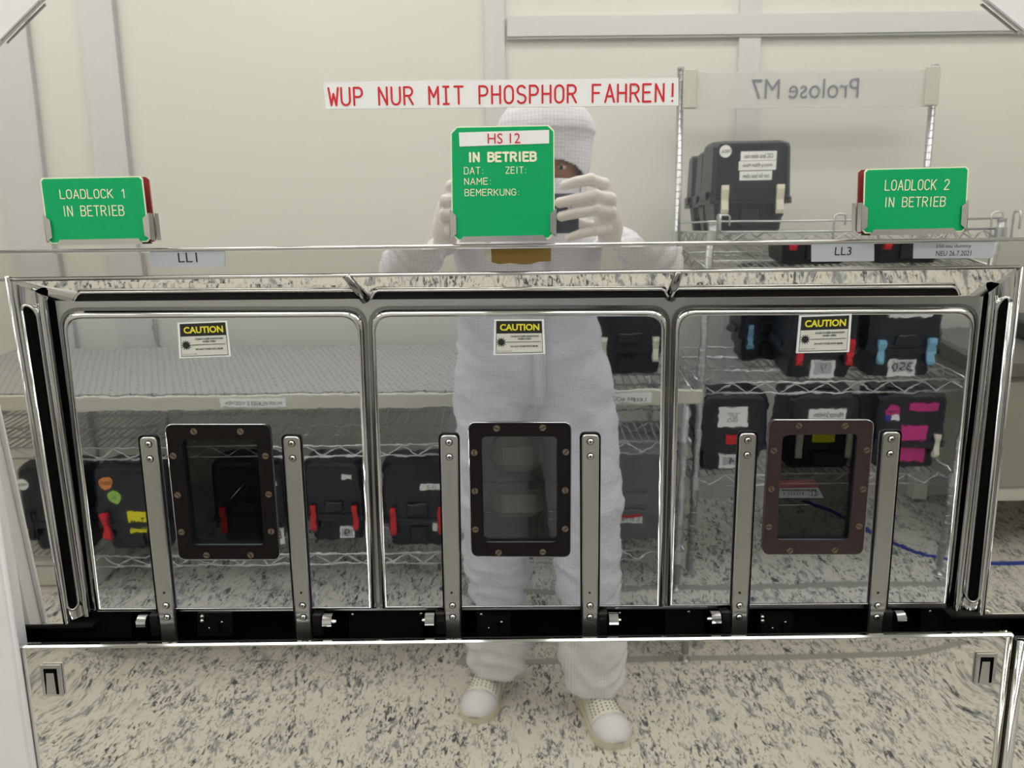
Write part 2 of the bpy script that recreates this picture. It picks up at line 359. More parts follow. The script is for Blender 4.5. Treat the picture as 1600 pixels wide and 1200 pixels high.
#@@ROOM
# ------------------------------------------------------------------ the room
XL, XR, YB, YF, ZC = -3.0, 3.2, -2.36, 0.55, 2.85
def slab(name, c, d, m, **kw): return MB().box(c, d, m).build(name, kind='structure', **kw)
slab('floor', ((XL + XR) / 2, (YB + YF) / 2, -.05), (XR - XL + .2, YF - YB + .2, .1), FLOOR)
slab('ceiling', ((XL + XR) / 2, (YB + YF) / 2, ZC + .05), (XR - XL + .2, YF - YB + .2, .1), CEIL)
slab('wall_back', ((XL + XR) / 2, YB - .05, ZC / 2), (XR - XL + .2, .1, ZC), WALL)
slab('wall_front', ((XL + XR) / 2, YF + .05, ZC / 2), (XR - XL + .2, .1, ZC), WALL)
slab('wall_left', (XL - .05, (YB + YF) / 2, ZC / 2), (.1, YF - YB, ZC), WALL)
slab('wall_right', (XR + .05, (YB + YF) / 2, ZC / 2), (.1, YF - YB, ZC), WALL)
slab('baseboard_back', ((XL + XR) / 2, YB + .006, .05), (XR - XL, .012, .1), WALLB)
for i, (a, b) in enumerate([(-1.97, -1.80), (-1.60, -1.47), (-.085, -.01), (.87, .95)]):
    slab('trim_%d' % (i + 1), ((a + b) / 2, YB + .008, ZC / 2), (b - a, .016, ZC), WALLB)
    if i in (0, 1): slab('trim_%d' % (i + 11), (b + .006, YB + .011, ZC / 2), (.004, .020, ZC), WALLD)
slab('trim_5', (1.6, YB + .012, 2.165), (3.2, .024, .07), WALLB)
slab('trim_6', (1.6, YB + .016, 2.125), (3.2, .008, .008), WALLD)
for i, (x, y) in enumerate([(x, y) for y in (-.45, -1.15, -1.85) for x in (-2.1, -.7, .7, 2.1)]):
    t = thing('ceiling_light', 'long white flush ceiling light panel, ' + ['left end', 'left of middle', 'right of middle', 'right end'][i % 4] + ' of the row ' + ['nearest the machine', 'in mid room', 'nearest the shelves'][i // 4], 'light', (x, y, ZC), 'ceiling light panels')
    MB().ring([(x - .6, y - .15, ZC), (x + .6, y - .15, ZC), (x + .6, y + .15, ZC), (x - .6, y + .15, ZC)], [(x - .57, y - .12, ZC), (x + .57, y - .12, ZC), (x + .57, y + .12, ZC), (x - .57, y + .12, ZC)], Vector((0, 0, -.02)), LAMPF).build('lamp_frame', t)
    MB().box((x, y, ZC - .006), (1.14, .24, .01), LIGHT).build('diffuser', t)
# floor tapes
tp = MB(); n = 30
for i in range(n):
    x0, x1 = -.2 + 1.75 * i / n, -.2 + 1.75 * (i + 1) / n; f = lambda x: -1.61 - .012 * x + .004 * math.sin(x * 9)
    tp.box(((x0 + x1) / 2, (f(x0) + f(x1)) / 2, .0008), (x1 - x0, .034, .0012), TAPEG)
tag(tp.build('floor_tape'), 'thin grey tape line across the marbled floor between shoes and shelves', 'tape')
tp = MB(); pts = [(1.26, -2.30), (1.34, -2.2), (1.40, -2.08), (1.45, -1.95), (1.53, -1.84), (1.63, -1.775), (1.75, -1.75), (1.9, -1.75), (2.1, -1.75), (2.6, -1.75)]
vs = []; 
for i, p in enumerate(pts):
    a = Vector(pts[max(i - 1, 0)]); b = Vector(pts[min(i + 1, len(pts) - 1)]); t = (b - a).normalized(); nn = Vector((-t.y, t.x)) * .013
    for z in (0, .002): vs += [Vector((p[0] + nn.x, p[1] + nn.y, z)), Vector((p[0] - nn.x, p[1] - nn.y, z))]
for i in range(len(pts) - 1):
    k = i * 4; tp.add([vs[k + 2], vs[k + 3], vs[k + 7], vs[k + 6]], [[0, 1, 2, 3]], BLUE); tp.add([vs[k], vs[k + 2], vs[k + 6], vs[k + 4]], [[0, 1, 2, 3]], BLUE); tp.add([vs[k + 1], vs[k + 3], vs[k + 7], vs[k + 5]], [[0, 1, 2, 3]], BLUE)
text3(tp, 'Austausch', (2.05, -1.757, .0025), (-1, 0, 0), (0, -1, 0), .16, .013, PAPER)
tag(tp.build('floor_tape'), 'curving blue floor tape with white print right of the rack', 'tape')

def wire_shelf(parent, x0, x1, y0, y1, z, pitch=.025, rail=False, name='wire_deck', mid=True):
    m = MB(); n = int((x1 - x0) / pitch)
    for i in range(n + 1):
        x = x0 + (x1 - x0) * i / n; m.tube([(x, y0, z), (x, y1, z)], .0021, WIRE, 5, caps=False)
    runs = [y0, y1] + ([y0 + (y1 - y0) * k for k in (.3, .68)] if mid else [])
    for y in runs:
        m.tube([(x0, y, z + .002), (x1, y, z + .002)], .0034, WIRE, 6); m.tube([(x0, y, z - .036), (x1, y, z - .036)], .0034, WIRE, 6)
        k = int((x1 - x0) / .052); pp = [(x0 + (x1 - x0) * i / k, y, z - (.034 if i % 2 else .0)) for i in range(k + 1)]; m.tube(pp, .0026, WIRE, 5)
    for x in (x0, x1):
        m.tube([(x, y0, z + .002), (x, y1, z + .002)], .0034, WIRE, 6); m.tube([(x, y0, z - .036), (x, y1, z - .036)], .0034, WIRE, 6)
        k = 10; m.tube([(x, y0 + (y1 - y0) * i / k, z - (.034 if i % 2 else .0)) for i in range(k + 1)], .0026, WIRE, 5)
    o = m.build(name, parent, kind='stuff')
    if rail:
        m = MB()
        for y in (y0,):
            m.tube([(x0, y, z + .034), (x1, y, z + .034)], .003, WIRE, 6)
        for x in (x0, x1): m.tube([(x, y0, z + .034), (x, y1, z + .034)], .003, WIRE, 6)
        lp = [(x0 + .02, y0), (x0 + .38, y0), (x1 - .38, y0), (x1 - .03, y0)]
        for (x, y) in lp: m.tube([(x, y, z - .03), (x, y, z + .048), (x + .008, y, z + .053), (x + .028, y, z + .053), (x + .034, y, z + .048), (x + .034, y, z + .02)], .0034, WIRE, 6)
        for (x, y) in [(x0, y0 + .06), (x1, y0 + .06), (x0, y1 - .08), (x1, y1 - .08)]: m.tube([(x, y, z - .03), (x, y, z + .048), (x, y + .008, z + .053), (x, y + .028, z + .053), (x, y + .034, z + .048), (x, y + .034, z)], .0034, WIRE, 6)
        m.build('guard_rail', parent)
    return o
def post(parent, x, y, ztop):
    m = MB(); m.tube([(x, y, .03), (x, y, ztop)], .0125, POST, 14)
    z = .08
    while z < ztop - .01: m.tube([(x, y, z), (x, y, z + .0025)], .0132, WIRE, 12); z += .0254
    m.disc((x, y, ztop), (0, 0, 1), .0135, .008, POST)
    o = m.build('post', parent)
    f = MB(); f.tube([(x, y, 0), (x, y, .006), (x, y, .012), (x, y, .035)], [.02, .02, .008, .008], POST, 12, smooth=False); f.build('foot', o)
    for zz in parent.get('_z', []):
        c = MB(); c.tube([(x, y, zz - .042), (x, y, zz - .03), (x, y, zz + .006)], [.021, .019, .0165], POST, 12, smooth=False); c.build('collar', o)
# chrome rack carrying the name board
RX0, RX1, RY0, RY1 = .63, 1.53, -1.70, -2.17
rack = thing('wire_rack', 'chrome wire shelving rack with a name board on top, right of the person', 'shelf', (1.08, -1.93, 0))
RZ = [1.405, 1.055, .726, .39]
rack['_z'] = RZ
for z in RZ: wire_shelf(rack, RX0, RX1, RY0, RY1, z, .024, rail=(z == RZ[0]))
post(rack, RX0, RY0 + .005, 1.43); post(rack, RX1, RY0 + .005, 1.43); post(rack, RX0 - .01, RY1 - .01, 1.975); post(rack, RX1, RY1 - .01, 1.975)
nb = MB(); nb.box((1.08, RY1 + .012, 1.90), (.87, .004, .125), SIGNP, bev=.001)
o = nb.build('name_board', rack)
tx = MB(); text3(tx, 'Prolose M7', (1.25, RY1 + .0165, 1.868), (-1, 0, 0), (0, 0, 1), .385, .068, mat('sign_grey_ink', (.20, .22, .27), .6)); tx.build('lettering', o)
for x in (RX0 + .018, RX1 - .02): MB().box((x, RY1 + .02, 1.905), (.05, .012, .135), CLEARP, bev=.004).build('clip', o)
# long low wire bench
BX0, BX1, BY0, BY1 = -1.95, .585, -1.61, -2.25
bench = thing('wire_bench', 'long wire shelving bench with cream front rail behind the person', 'shelf', (-.7, -1.95, 0))
BZ = [.728, .554, .154]; bench['_z'] = BZ[1:]
for z in BZ: wire_shelf(bench, BX0, BX1, BY0, BY1, z, .026)
for x in (BX0, BX1 - .02): post(bench, x, BY0 + .005, .74); post(bench, x, BY1 - .005, .74)
o = MB().box(((BX0 + BX1) / 2 + .01, BY0 + .02, .717), (BX1 - BX0 + .03, .012, .05), RAIL, bev=.003).build('label_rail', bench)
for (x, tt) in ((-.83, 'RESERVELAGER 2 WOCHEN'), (.34, 'LEERE BOXEN LL')):
    l = MB(); l.box((x, BY0 + .0275, .717), (.21, .002, .03), PAPER); text3(l, tt, (x + .09, BY0 + .029, .709), (-1, 0, 0), (0, 0, 1), .18, .012, INK); l.build('paper_label', o)
tag(MB().box(((BX0 - .1) / 2, (BY0 + BY1) / 2, .7345), (-.1 - BX0 - .03, abs(BY1 - BY0) - .03, .006), DECK, bev=.001).build('perforated_mat'), 'grey perforated mat lying on the left part of the low wire bench', 'mat')
tag(MB().box((-1.74, -1.9, .05), (.5, .46, .096), WALL, bev=.006).build('plinth'), 'low cream plinth on the floor under the left end of the bench', 'plinth')

# carrier boxes
def carrier(x, y, z, wd, latch, label, stickers=(), group=None, ht=.275, dp=.165, body=None, name='carrier_box', latches=True):
    """front face towards +y; x,y = centre of the front flange, z = shelf top"""
    B = body or BOXB
    t = thing(name, label, 'box', (x, y - dp / 2, z), group)
    def lay(z0, w0, d0, z1, w1, d1):
        def R(zz, w_, d_, c=.012): 
            X, Y0, Y1 = w_ / 2, y + d_, y - dp - d_
            return [Vector((x - X + c, Y0, zz)), Vector((x + X - c, Y0, zz)), Vector((x + X, Y0 - c, zz)), Vector((x + X, Y1 + c, zz)), Vector((x + X - c, Y1, zz)), Vector((x - X + c, Y1, zz)), Vector((x - X, Y1 + c, zz)), Vector((x - X, Y0 - c, zz))]
        return R(z0, w0, d0), R(z1, w1, d1), R
    zf = z + ht * .345
    a, b, R = lay(z, wd * .80, -.022, zf, wd * .88, -.008)
    m = MB(); m.loft([R(z + .001, wd * .78, -.026), R(z + .006, wd * .80, -.022), R(zf, wd * .88, -.008)], B, False)
    m.loft([R(zf - .010, wd * 1.0, .004), R(zf - .001, wd * 1.0, .004)], B, False)
    if not any(q[2] < .34 and abs(q[1]) < .3 for q in stickers): m.box((x, y - .012, z + ht * .16), (wd * .24, .014, ht * .2), B, bev=.003)
    m.build('base', t)
    m = MB(); m.loft([R(zf, wd * 1.0, .004), R(zf + .010, wd * .985, .004), R(zf + .012, wd * .965, -.002), R(z + ht * .93, wd * .93, -.010), R(z + ht * .97, wd * .92, -.012, .018), R(z + ht, wd * .88, -.022, .03)], B, False)
    if not any(.36 < q[2] < .64 and abs(q[1]) < .3 for q in stickers): m.box((x, y + .001, z + ht * .48), (wd * .28, .012, ht * .13), B, bev=.003)
    for s in (-1, 1): m.box((x + s * wd * .49, y - dp * .5, zf + ht * .06), (.016, dp * .5, ht * .10), B, bev=.004)
    m.box((x, y - dp * .5, z + ht), (wd * .5, dp * .16, .006), B, bev=.002)
    lid = m.build('lid', t)
    if latches:
        for s in (-1, 1):
            lx = x + s * wd * .335; m = MB(); zt = zf + ht * .16; zb = zf - ht * .15; hw = wd * .042
            prof = [(y + .004, zt), (y + .016, zt + .002), (y + .019, zt - .012), (y + .013, (zt + zb) / 2), (y + .020, zb + .012), (y + .016, zb), (y + .006, zb + .002), (y + .002, (zt + zb) / 2)]
            m.prism([Vector((lx - hw, p[0], p[1])) for p in prof], Vector((2 * hw, 0, 0)), latch); m.build('latch', t)
            m = MB(); m.box((lx, y + .000, zf - ht * .03), (hw * 2.8, .014, ht * .30), B, bev=.003); m.build('latch_seat', t)
    def fy(zz): 
        k = (zz - zf) / (ht * .93 - ht * .345) if zz > zf else (zf - zz) / (zf - z) * 1.4 + .8
        return y - .002 - .008 * max(0, min(k, 1)) + .0015 if zz > zf else y - .008 - .014 * (zf - zz) / (zf - z) + .002
    for st in stickers:
        kind, sx, sz, sw, sh, sm = st[:6]; txt = st[6] if len(st) > 6 else None
        cx, cz = x + sx * wd, z + sz * ht; yy = fy(cz); m = MB()
        if kind == 'disc': m.tube([(cx, yy - .001, cz), (cx, yy + .0015, cz)], sw * wd, sm, 20, smooth=False); W = sw * wd * 1.5; H = sw * wd * .5
        else: m.box((cx, yy, cz), (sw * wd, .003, sh * ht), sm); W = sw * wd * .8; H = sh * ht * .5
        if kind == 'frame': m.box((cx, yy + .001, cz), (sw * wd * .72, .002, sh * ht * .6), GREYLAB)
        if txt:
            ls = txt.split('|')
            for i, l in enumerate(ls):
                hh = H / len(ls) * (.8 if len(ls) > 1 else 1); wdl = min(W, hh * .8 * len(l)); zz = cz + H * .5 - H * (i + 1) / len(ls) + (H / len(ls) - hh) * .5
                text3(m, l, (cx + wdl / 2, yy + .0024, zz), (-1, 0, 0), (0, 0, 1), wdl, hh, INK)
        if kind == 'tri': pass
        m.build('sticker', t)
    return t
ZT = RZ[0] + .004
st = [('disc', -.36, .90, .075, 0, PAPER, 'FEOL')]
carrier(.755, -1.72, ZT, .258, LWHITE, 'black carrier box with white latches and three white labels, frontmost on the rack top',
        [('disc', -.33, .885, .072, 0, PAPER, 'FEOL'), ('rect', .07, .83, .43, .10, PAPER, 'CIC box oben neu'), ('rect', .06, .725, .45, .10, PAPER, 'Achtung 450µm Maske'), ('rect', .045, .615, .39, .10, PAPER, 'nur für box oben')])
carrier(.765, -1.905, ZT, .258, BOXB, 'black carrier box on the rack top, second in the row behind the labelled one', ht=.262, dp=.11)
carrier(.765, -2.045, ZT, .258, BOXB, 'black carrier box on the rack top, rearmost of the row against the wall', ht=.262, dp=.10)
# second shelf of the rack
Z2 = RZ[2] + .004
carrier(1.04, -1.72, Z2, .25, LRED, 'black carrier box with red latches and white framed label, middle of third rack shelf', [('frame', .03, .13, .34, .25, PAPER, '12|7'), ('disc', -.36, .9, .06, 0, SORANGE)], dp=.2)
carrier(1.31, -1.72, Z2, .25, LBLUE, 'black carrier box with light blue latches on the third rack shelf, right end', [('rect', .03, .82, .56, .13, PAPER, 'Implant Nitrid'), ('disc', -.34, .92, .07, 0, BLUE, 'IMP'), ('frame', .02, .13, .36, .25, PAPER, '350')], dp=.2)
carrier(.93, -1.94, Z2, .22, LBLUE, 'black carrier box set back on the third rack shelf, behind the red-latched one', dp=.17)
ZA = RZ[1] + .004
carrier(.98, -1.72, ZA, .25, LRED, 'black carrier box with red latches on the second rack shelf, left one', [('rect', .0, .8, .4, .12, PAPER)], dp=.2)
carrier(1.28, -1.72, ZA, .25, LRED, 'black carrier box with red latches on the second rack shelf, right one', [('rect', .0, .75, .4, .14, PAPER)], dp=.2)
# third shelf
Z3 = RZ[3] + .004
carrier(.76, -1.72, Z3, .25, LRED, 'black carrier box with a big white label and red square patch, lowest rack shelf left', [('rect', -.02, .74, .40, .28, PAPER, 'Los 2021|Dummy|350 mu|Ofen 4'), ('rect', .02, .42, .24, .16, LRED), ('frame', .02, .14, .38, .2, PAPER, '4')], latches=False, dp=.2)
carrier(1.075, -1.72, Z3, .26, LWHITE, 'black carrier box with white latches and yellow label, lowest rack shelf middle', [('rect', .02, .76, .5, .14, PAPER, 'Monitor Scheiben'), ('rect', .02, .62, .42, .09, PAPER, 'HS'), ('rect', .0, .42, .3, .14, SYEL)], dp=.2)
b = carrier(1.375, -1.72, Z3, .25, LWHITE, 'black carrier box with pink tapes and pink disc, lowest rack shelf right', [('disc', -.30, .78, .10, 0, PINK, 'IMP'), ('rect', .12, .84, .40, .11, PINK), ('rect', .02, .50, .36, .2, PINK), ('rect', .02, .22, .40, .2, PINK), ('rect', -.36, .71, .08, .07, BLUE), ('rect', -.26, .71, .11, .07, PAPER)], dp=.2)
# bench boxes
ZB = BZ[2] + .004
def bx(px_): return (px_ - 804) / F * 2.72
carrier(-1.565, -1.63, ZB, .22, BOXB, 'black carrier box with round white disc sticker, leftmost on the low shelf', [('disc', -.38, .82, .09, 0, PAPER, 'FEOL')], ht=.31)
carrier(bx(212), -1.63, ZB, .25, LRED, 'black carrier box with orange, green and yellow stickers on the low shelf', [('disc', -.28, .84, .085, 0, SORANGE, 'NICHT'), ('disc', -.19, .68, .105, 0, SGREEN, 'OK|2021'), ('rect', .08, .38, .26, .25, SYEL, 'Test')], ht=.31)
carrier(bx(388), -1.66, ZB, .25, LRED, 'black red-latched carrier box, third from the left on the low shelf', [('rect', .38, .78, .14, .05, PAPER), ('rect', .36, .12, .2, .2, PAPER, '8')], ht=.31)
carrier(bx(522), -1.68, ZB, .22, LRED, 'black red-latched carrier box set back a little, fourth from the left on the low shelf', [('rect', .22, .84, .18, .06, PAPER), ('frame', .16, .12, .24, .16, PAPER, '9')], ht=.30)
carrier(bx(655), -1.64, ZB, .25, LRED, 'black red-latched carrier box with narrow white label, beside the left leg of the person', [('rect', .20, .74, .30, .08, PAPER, 'LL2'), ('rect', .3, .3, .2, .2, PAPER)], ht=.31)
carrier(.42, -1.66, ZB + .0, .30, BOXG, 'dark grey storage box with a red and white label, right end of the low shelf', [('rect', -.06, .30, .30, .05, LRED), ('rect', -.06, .25, .30, .09, PAPER, 'S 017781')], ht=.35, dp=.3, body=BOXG, latches=False, name='storage_box')
carrier(.40, -1.78, BZ[0] + .004, .27, LWHITE, 'black carrier box with white latches and white label standing on the bench top', [('rect', .22, .86, .42, .17, PAPER, 'LL2A')], dp=.2)
# right-hand equipment
t = thing('process_cabinet', 'dark grey process cabinet with cream door right of the rack', 'cabinet', (2.1, -2.05, 0))
MB().box((2.13, -2.08, .47), (.82, .5, .42), MACHC, bev=.01).build('body', t)
MB().box((2.10, -2.08, .72), (.88, .54, .07), MACH, bev=.012).build('top', t)
MB().box((2.13, -1.823, .47), (.30, .012, .36), MACH, bev=.004).build('door', t)
MB().tube([(2.02, -1.81, .4), (2.02, -1.80, .41), (2.02, -1.80, .53), (2.02, -1.81, .54)], .006, CHROME).build('handle', t)
MB().box((2.1, -2.1, .79), (.36, .3, .07), DARKT, bev=.01).build('control_unit', t)
for x in (1.74, 2.5):
    for y in (-1.86, -2.29): MB().box((x, y, .14), (.06, .06, .24), WALL, bev=.004).build('leg', t)
for y in (-1.86, -2.29): MB().box((2.12, y, .235), (.80, .05, .05), WALL, bev=.004).build('beam', t)
m = MB(); m.tube([(1.76, -1.84, .0), (1.76, -1.84, .02)], .022, CHROME_D, 10); m.build('foot', t)
t = thing('dark_table', 'dark low table under the bench-height cabinet at the right wall', 'table', (2.8, -2.0, 0))
MB().box((2.87, -2.05, .74), (.52, .5, .03), DARKT, bev=.006).build('tabletop', t)
for x in (2.64, 3.1):
    for y in (-1.85, -2.25): MB().box((x, y, .365), (.03, .03, .72), MACH).build('leg', t)

#@@PERSON
# ------------------------------------------------------------------ the person
def remeshed(mb, name, voxel, parent, smooth=4, fold=None):
    o = mb.build(name + '_raw')
    md = o.modifiers.new('r', 'REMESH'); md.mode = 'VOXEL'; md.voxel_size = voxel; md.use_smooth_shade = True
    s = o.modifiers.new('s', 'SMOOTH'); s.iterations = smooth; s.factor = .6
    dg = bpy.context.evaluated_depsgraph_get(); dg.update()
    me = bpy.data.meshes.new_from_object(o.evaluated_get(dg)); me.name = name
    mats = list(mb.mats); bpy.data.objects.remove(o)
    me.materials.clear()
    for m in mats: me.materials.append(m)
    if fold: 
        cn = [(v.co.copy(), v.normal.copy()) for v in me.vertices]; new = [c for a, b in cn for c in fold(a, b)]
        me.vertices.foreach_set('co', new)
    me.polygons.foreach_set('use_smooth', [True] * len(me.polygons)); me.polygons.foreach_set('material_index', [0] * len(me.polygons))
    me.update()
    r = bpy.data.objects.new(name, me); COL.objects.link(r); r.parent = parent; r.matrix_parent_inverse = world_inv(parent)
    return r
man = thing('person', 'person in white hooded cleanroom coverall and gloves, holding up a phone, reflected in the steel', 'person', (.06, -1.4, 0))
mb = MB()
def er(cx, cy, z, rx, ry, n=24): return [Vector((cx + rx * math.cos(2 * math.pi * i / n), cy + ry * math.sin(2 * math.pi * i / n), z)) for i in range(n)]
mb.loft([er(.065, -1.42, .79, .19, .12), er(.055, -1.42, .86, .215, .15), er(.05, -1.42, .95, .212, .155), er(.045, -1.41, 1.05, .20, .145), er(.048, -1.40, 1.15, .205, .145), er(.06, -1.385, 1.27, .218, .145), er(.07, -1.36, 1.35, .215, .12), er(.075, -1.34, 1.40, .17, .095), er(.08, -1.31, 1.44, .085, .075), er(.085, -1.28, 1.50, .065, .07), er(.09, -1.25, 1.54, .06, .065)], SUIT)
mb.ell((.09, -1.205, 1.59), (.078, .095, .118), SUIT)
# arms
SL, SR = Vector((-.115, -1.34, 1.365)), Vector((.265, -1.34, 1.365))
EL, ER = Vector((-.27, -1.20, 1.15)), Vector((.375, -1.20, 1.15))
WL, WR = Vector((-.15, -.955, 1.375)), Vector((.205, -.945, 1.385))
for S, E, W_ in ((SL, EL, WL), (SR, ER, WR)):
    mb.tube([S, S.lerp(E, .35), S.lerp(E, .75), E, E.lerp(W_, .25), E.lerp(W_, .7), W_], [.085, .078, .07, .068, .062, .05, .042], SUIT, 18)
    mb.ell(S, (.085, .08, .07), SUIT); mb.ell(E, (.068, .068, .068), SUIT)
# legs
AL, AR = Vector((-.055, -1.455, .085)), Vector((.235, -1.35, .08))
for H, A, sx in ((Vector((-.045, -1.42, .86)), AL, -1), (Vector((.17, -1.41, .86)), AR, 1)):
    K = H.lerp(A, .5) + Vector((.012 * sx, .035, 0))
    mb.tube([H + Vector((0, 0, .06)), H, H.lerp(K, .5), K, K.lerp(A, .4), K.lerp(A, .8), A], [.10, .122, .122, .115, .105, .096, .092], SUIT, 20)
def fold(p, n):
    f = noise.noise(Vector((p.x * 7, p.y * 7, p.z * 11))) * .010 + noise.noise(Vector((p.x * 16 + 3, p.y * 12, p.z * 24))) * .005
    if p.z < .8: f += .009 * noise.noise(Vector((p.x * 9 + 5, p.y * 9, p.z * 17 + p.x * 14)))
    if p.z < .3: f += .005 * math.sin(p.z * 80 + 9 * noise.noise(p * 6))
    for a, b in ((EL, WL), (ER, WR), (SL, EL), (SR, ER)):
        t = (p - a).dot(b - a) / (b - a).length_squared; q = a + (b - a) * max(0, min(1, t))
        if 0 < t < 1 and (p - q).length < .09: f += .004 * math.sin(t * 42 + p.x * 30)
    return p + n * f
body = remeshed(mb, 'coverall', .0095, man, 4, fold)
# zip flap, collar, belt lines
m = MB(); pts = []
for i in range(15):
    z = .80 + i * .043
    ry = .152 if z < 1.0 else (.146 if z < 1.3 else .125)
    cy = -1.42 + max(0, (z - .95)) * .12
    pts.append(Vector((.075, cy + ry + .006, z)))
m.loft([[p + Vector((-.017, .0, 0)), p + Vector((.017, .0, 0)), p + Vector((.017, .006, 0)), p + Vector((-.017, .006, 0))] for p in pts], SUIT); m.build('zip_flap', man)
m = MB(); m.tube([(.03, -1.195, 1.385), (.05, -1.175, 1.375), (.085, -1.165, 1.37), (.12, -1.175, 1.378), (.135, -1.19, 1.388)], .0028, LRED, 6); m.build('red_piping', man)
# hood: shell around the head with an opening for the eyes
HC = Vector((.09, -1.205, 0))
def hood_r(z):
    tab = [(1.36, .15, .12), (1.40, .125, .11), (1.45, .098, .10), (1.50, .094, .105), (1.54, .099, .112), (1.58, .105, .118), (1.62, .109, .124), (1.645, .112, .127), (1.652, .118, .133), (1.67, .114, .130), (1.69, .104, .119), (1.707, .090, .104), (1.722, .071, .083), (1.733, .049, .058), (1.740, .027, .032), (1.743, .006, .007)]
    for (a, ax, ay), (b, bx_, by) in zip(tab, tab[1:]):
        if a <= z <= b: t = (z - a) / (b - a); return ax + (bx_ - ax) * t, ay + (by - ay) * t
    return tab[-1][1:]
NZ = 110; zs = [1.36 + .383 * i / NZ for i in range(NZ + 1)]; NA = 120; vs = []; fs = []
for z in zs:
    rx, ry = hood_r(z)
    for k in range(NA):
        th = 2 * math.pi * k / NA; w_ = 1 + .018 * math.sin(th * 7 + z * 20) * (1 if z > 1.655 else .35) + .01 * math.sin(th * 3 + z * 40)
        cy = HC.y - (.05 * max(0, (1.48 - z) / .12))
        vs.append(Vector((HC.x + rx * math.cos(th) * w_, cy + ry * math.sin(th) * w_, z)))
for j in range(NZ):
    zc = (zs[j] + zs[j + 1]) / 2
    for k in range(NA):
        th = 2 * math.pi * (k + .5) / NA; dz = abs(math.atan2(math.sin(th - math.pi / 2), math.cos(th - math.pi / 2)))
        top = 1.582 - .03 * (dz / .95) ** 2; bot = 1.455 + .03 * (dz / .95) ** 2
        if dz < .98 and bot < zc < top: continue
        fs.append([j * NA + k, j * NA + (k + 1) % NA, (j + 1) * NA + (k + 1) % NA, (j + 1) * NA + k])
m = MB().add(vs, fs, SUIT, True); hood = m.build('hood', man); sd = hood.modifiers.new('t', 'SOLIDIFY'); sd.thickness = .004; sd.offset = 1
m = MB(); m.tube([(HC.x + .110 * math.cos(t) * 1.01, HC.y + .126 * math.sin(t) * 1.01, 1.648 + .004 * math.sin(t * 2)) for t in [2 * math.pi * i / 40 for i in range(41)]], .0028, GREYLAB, 6); m.build('hood_seam', man)
# face
m = MB(); m.ell((.09, -1.195, 1.575), (.082, .098, .118), SKIN, 24, 16)
m.tube([(.09, -1.101, 1.575), (.09, -1.088, 1.555), (.09, -1.078, 1.535), (.09, -1.088, 1.526)], [.008, .011, .015, .010], SKIN, 10)
m.tube([(.062, -1.110, 1.497), (.075, -1.101, 1.500), (.09, -1.098, 1.498), (.105, -1.101, 1.500), (.118, -1.110, 1.497)], [.002, .006, .007, .006, .002], LRED, 8)
for s in (-1, 1):
    m.tube([(.09 + s * .016, -1.104, 1.586), (.09 + s * .033, -1.104, 1.590), (.09 + s * .052, -1.118, 1.584)], .004, EYED, 6); m.ell((.09 + s * .083, -1.20, 1.565), (.012, .025, .032), SKIN, 10, 8)
face = m.build('face', man)
for s in (-1, 1):
    e = MB(); e.ell((.09 + s * .031, -1.112, 1.564), (.013, .012, .006), EYEW, 12, 8); e.ell((.09 + s * .031, -1.102, 1.562), (.0052, .004, .0045), EYED, 10, 6); e.tube([(.09 + s * .016, -1.108, 1.566), (.09 + s * .031, -1.101, 1.570), (.09 + s * .047, -1.110, 1.566)], [.002, .004, .002], SKIN, 8); e.build('eye', face)
vs = []; fs = []
for j in range(13):
    z = 1.43 + .108 * j / 12
    for k in range(25):
        th = math.pi / 2 + (k - 12) / 12 * 1.25; r = .1 + .004 * math.sin(z * 180); bulge = .022 * math.exp(-((th - math.pi / 2) / .35) ** 2) * math.sin(math.pi * j / 12)
        sc = math.sqrt(max(.25, 1 - ((z - 1.56) / .16) ** 2)); vs.append(Vector((.09 + (.090) * math.cos(th) * sc, -1.195 + (.106 + bulge) * math.sin(th) * sc, z)))
for j in range(12):
    for k in range(24): fs.append([j * 25 + k, j * 25 + k + 1, (j + 1) * 25 + k + 1, (j + 1) * 25 + k])
m = MB().add(vs, fs, SUIT, True); o = m.build('face_mask', man); sd = o.modifiers.new('t', 'SOLIDIFY'); sd.thickness = .002
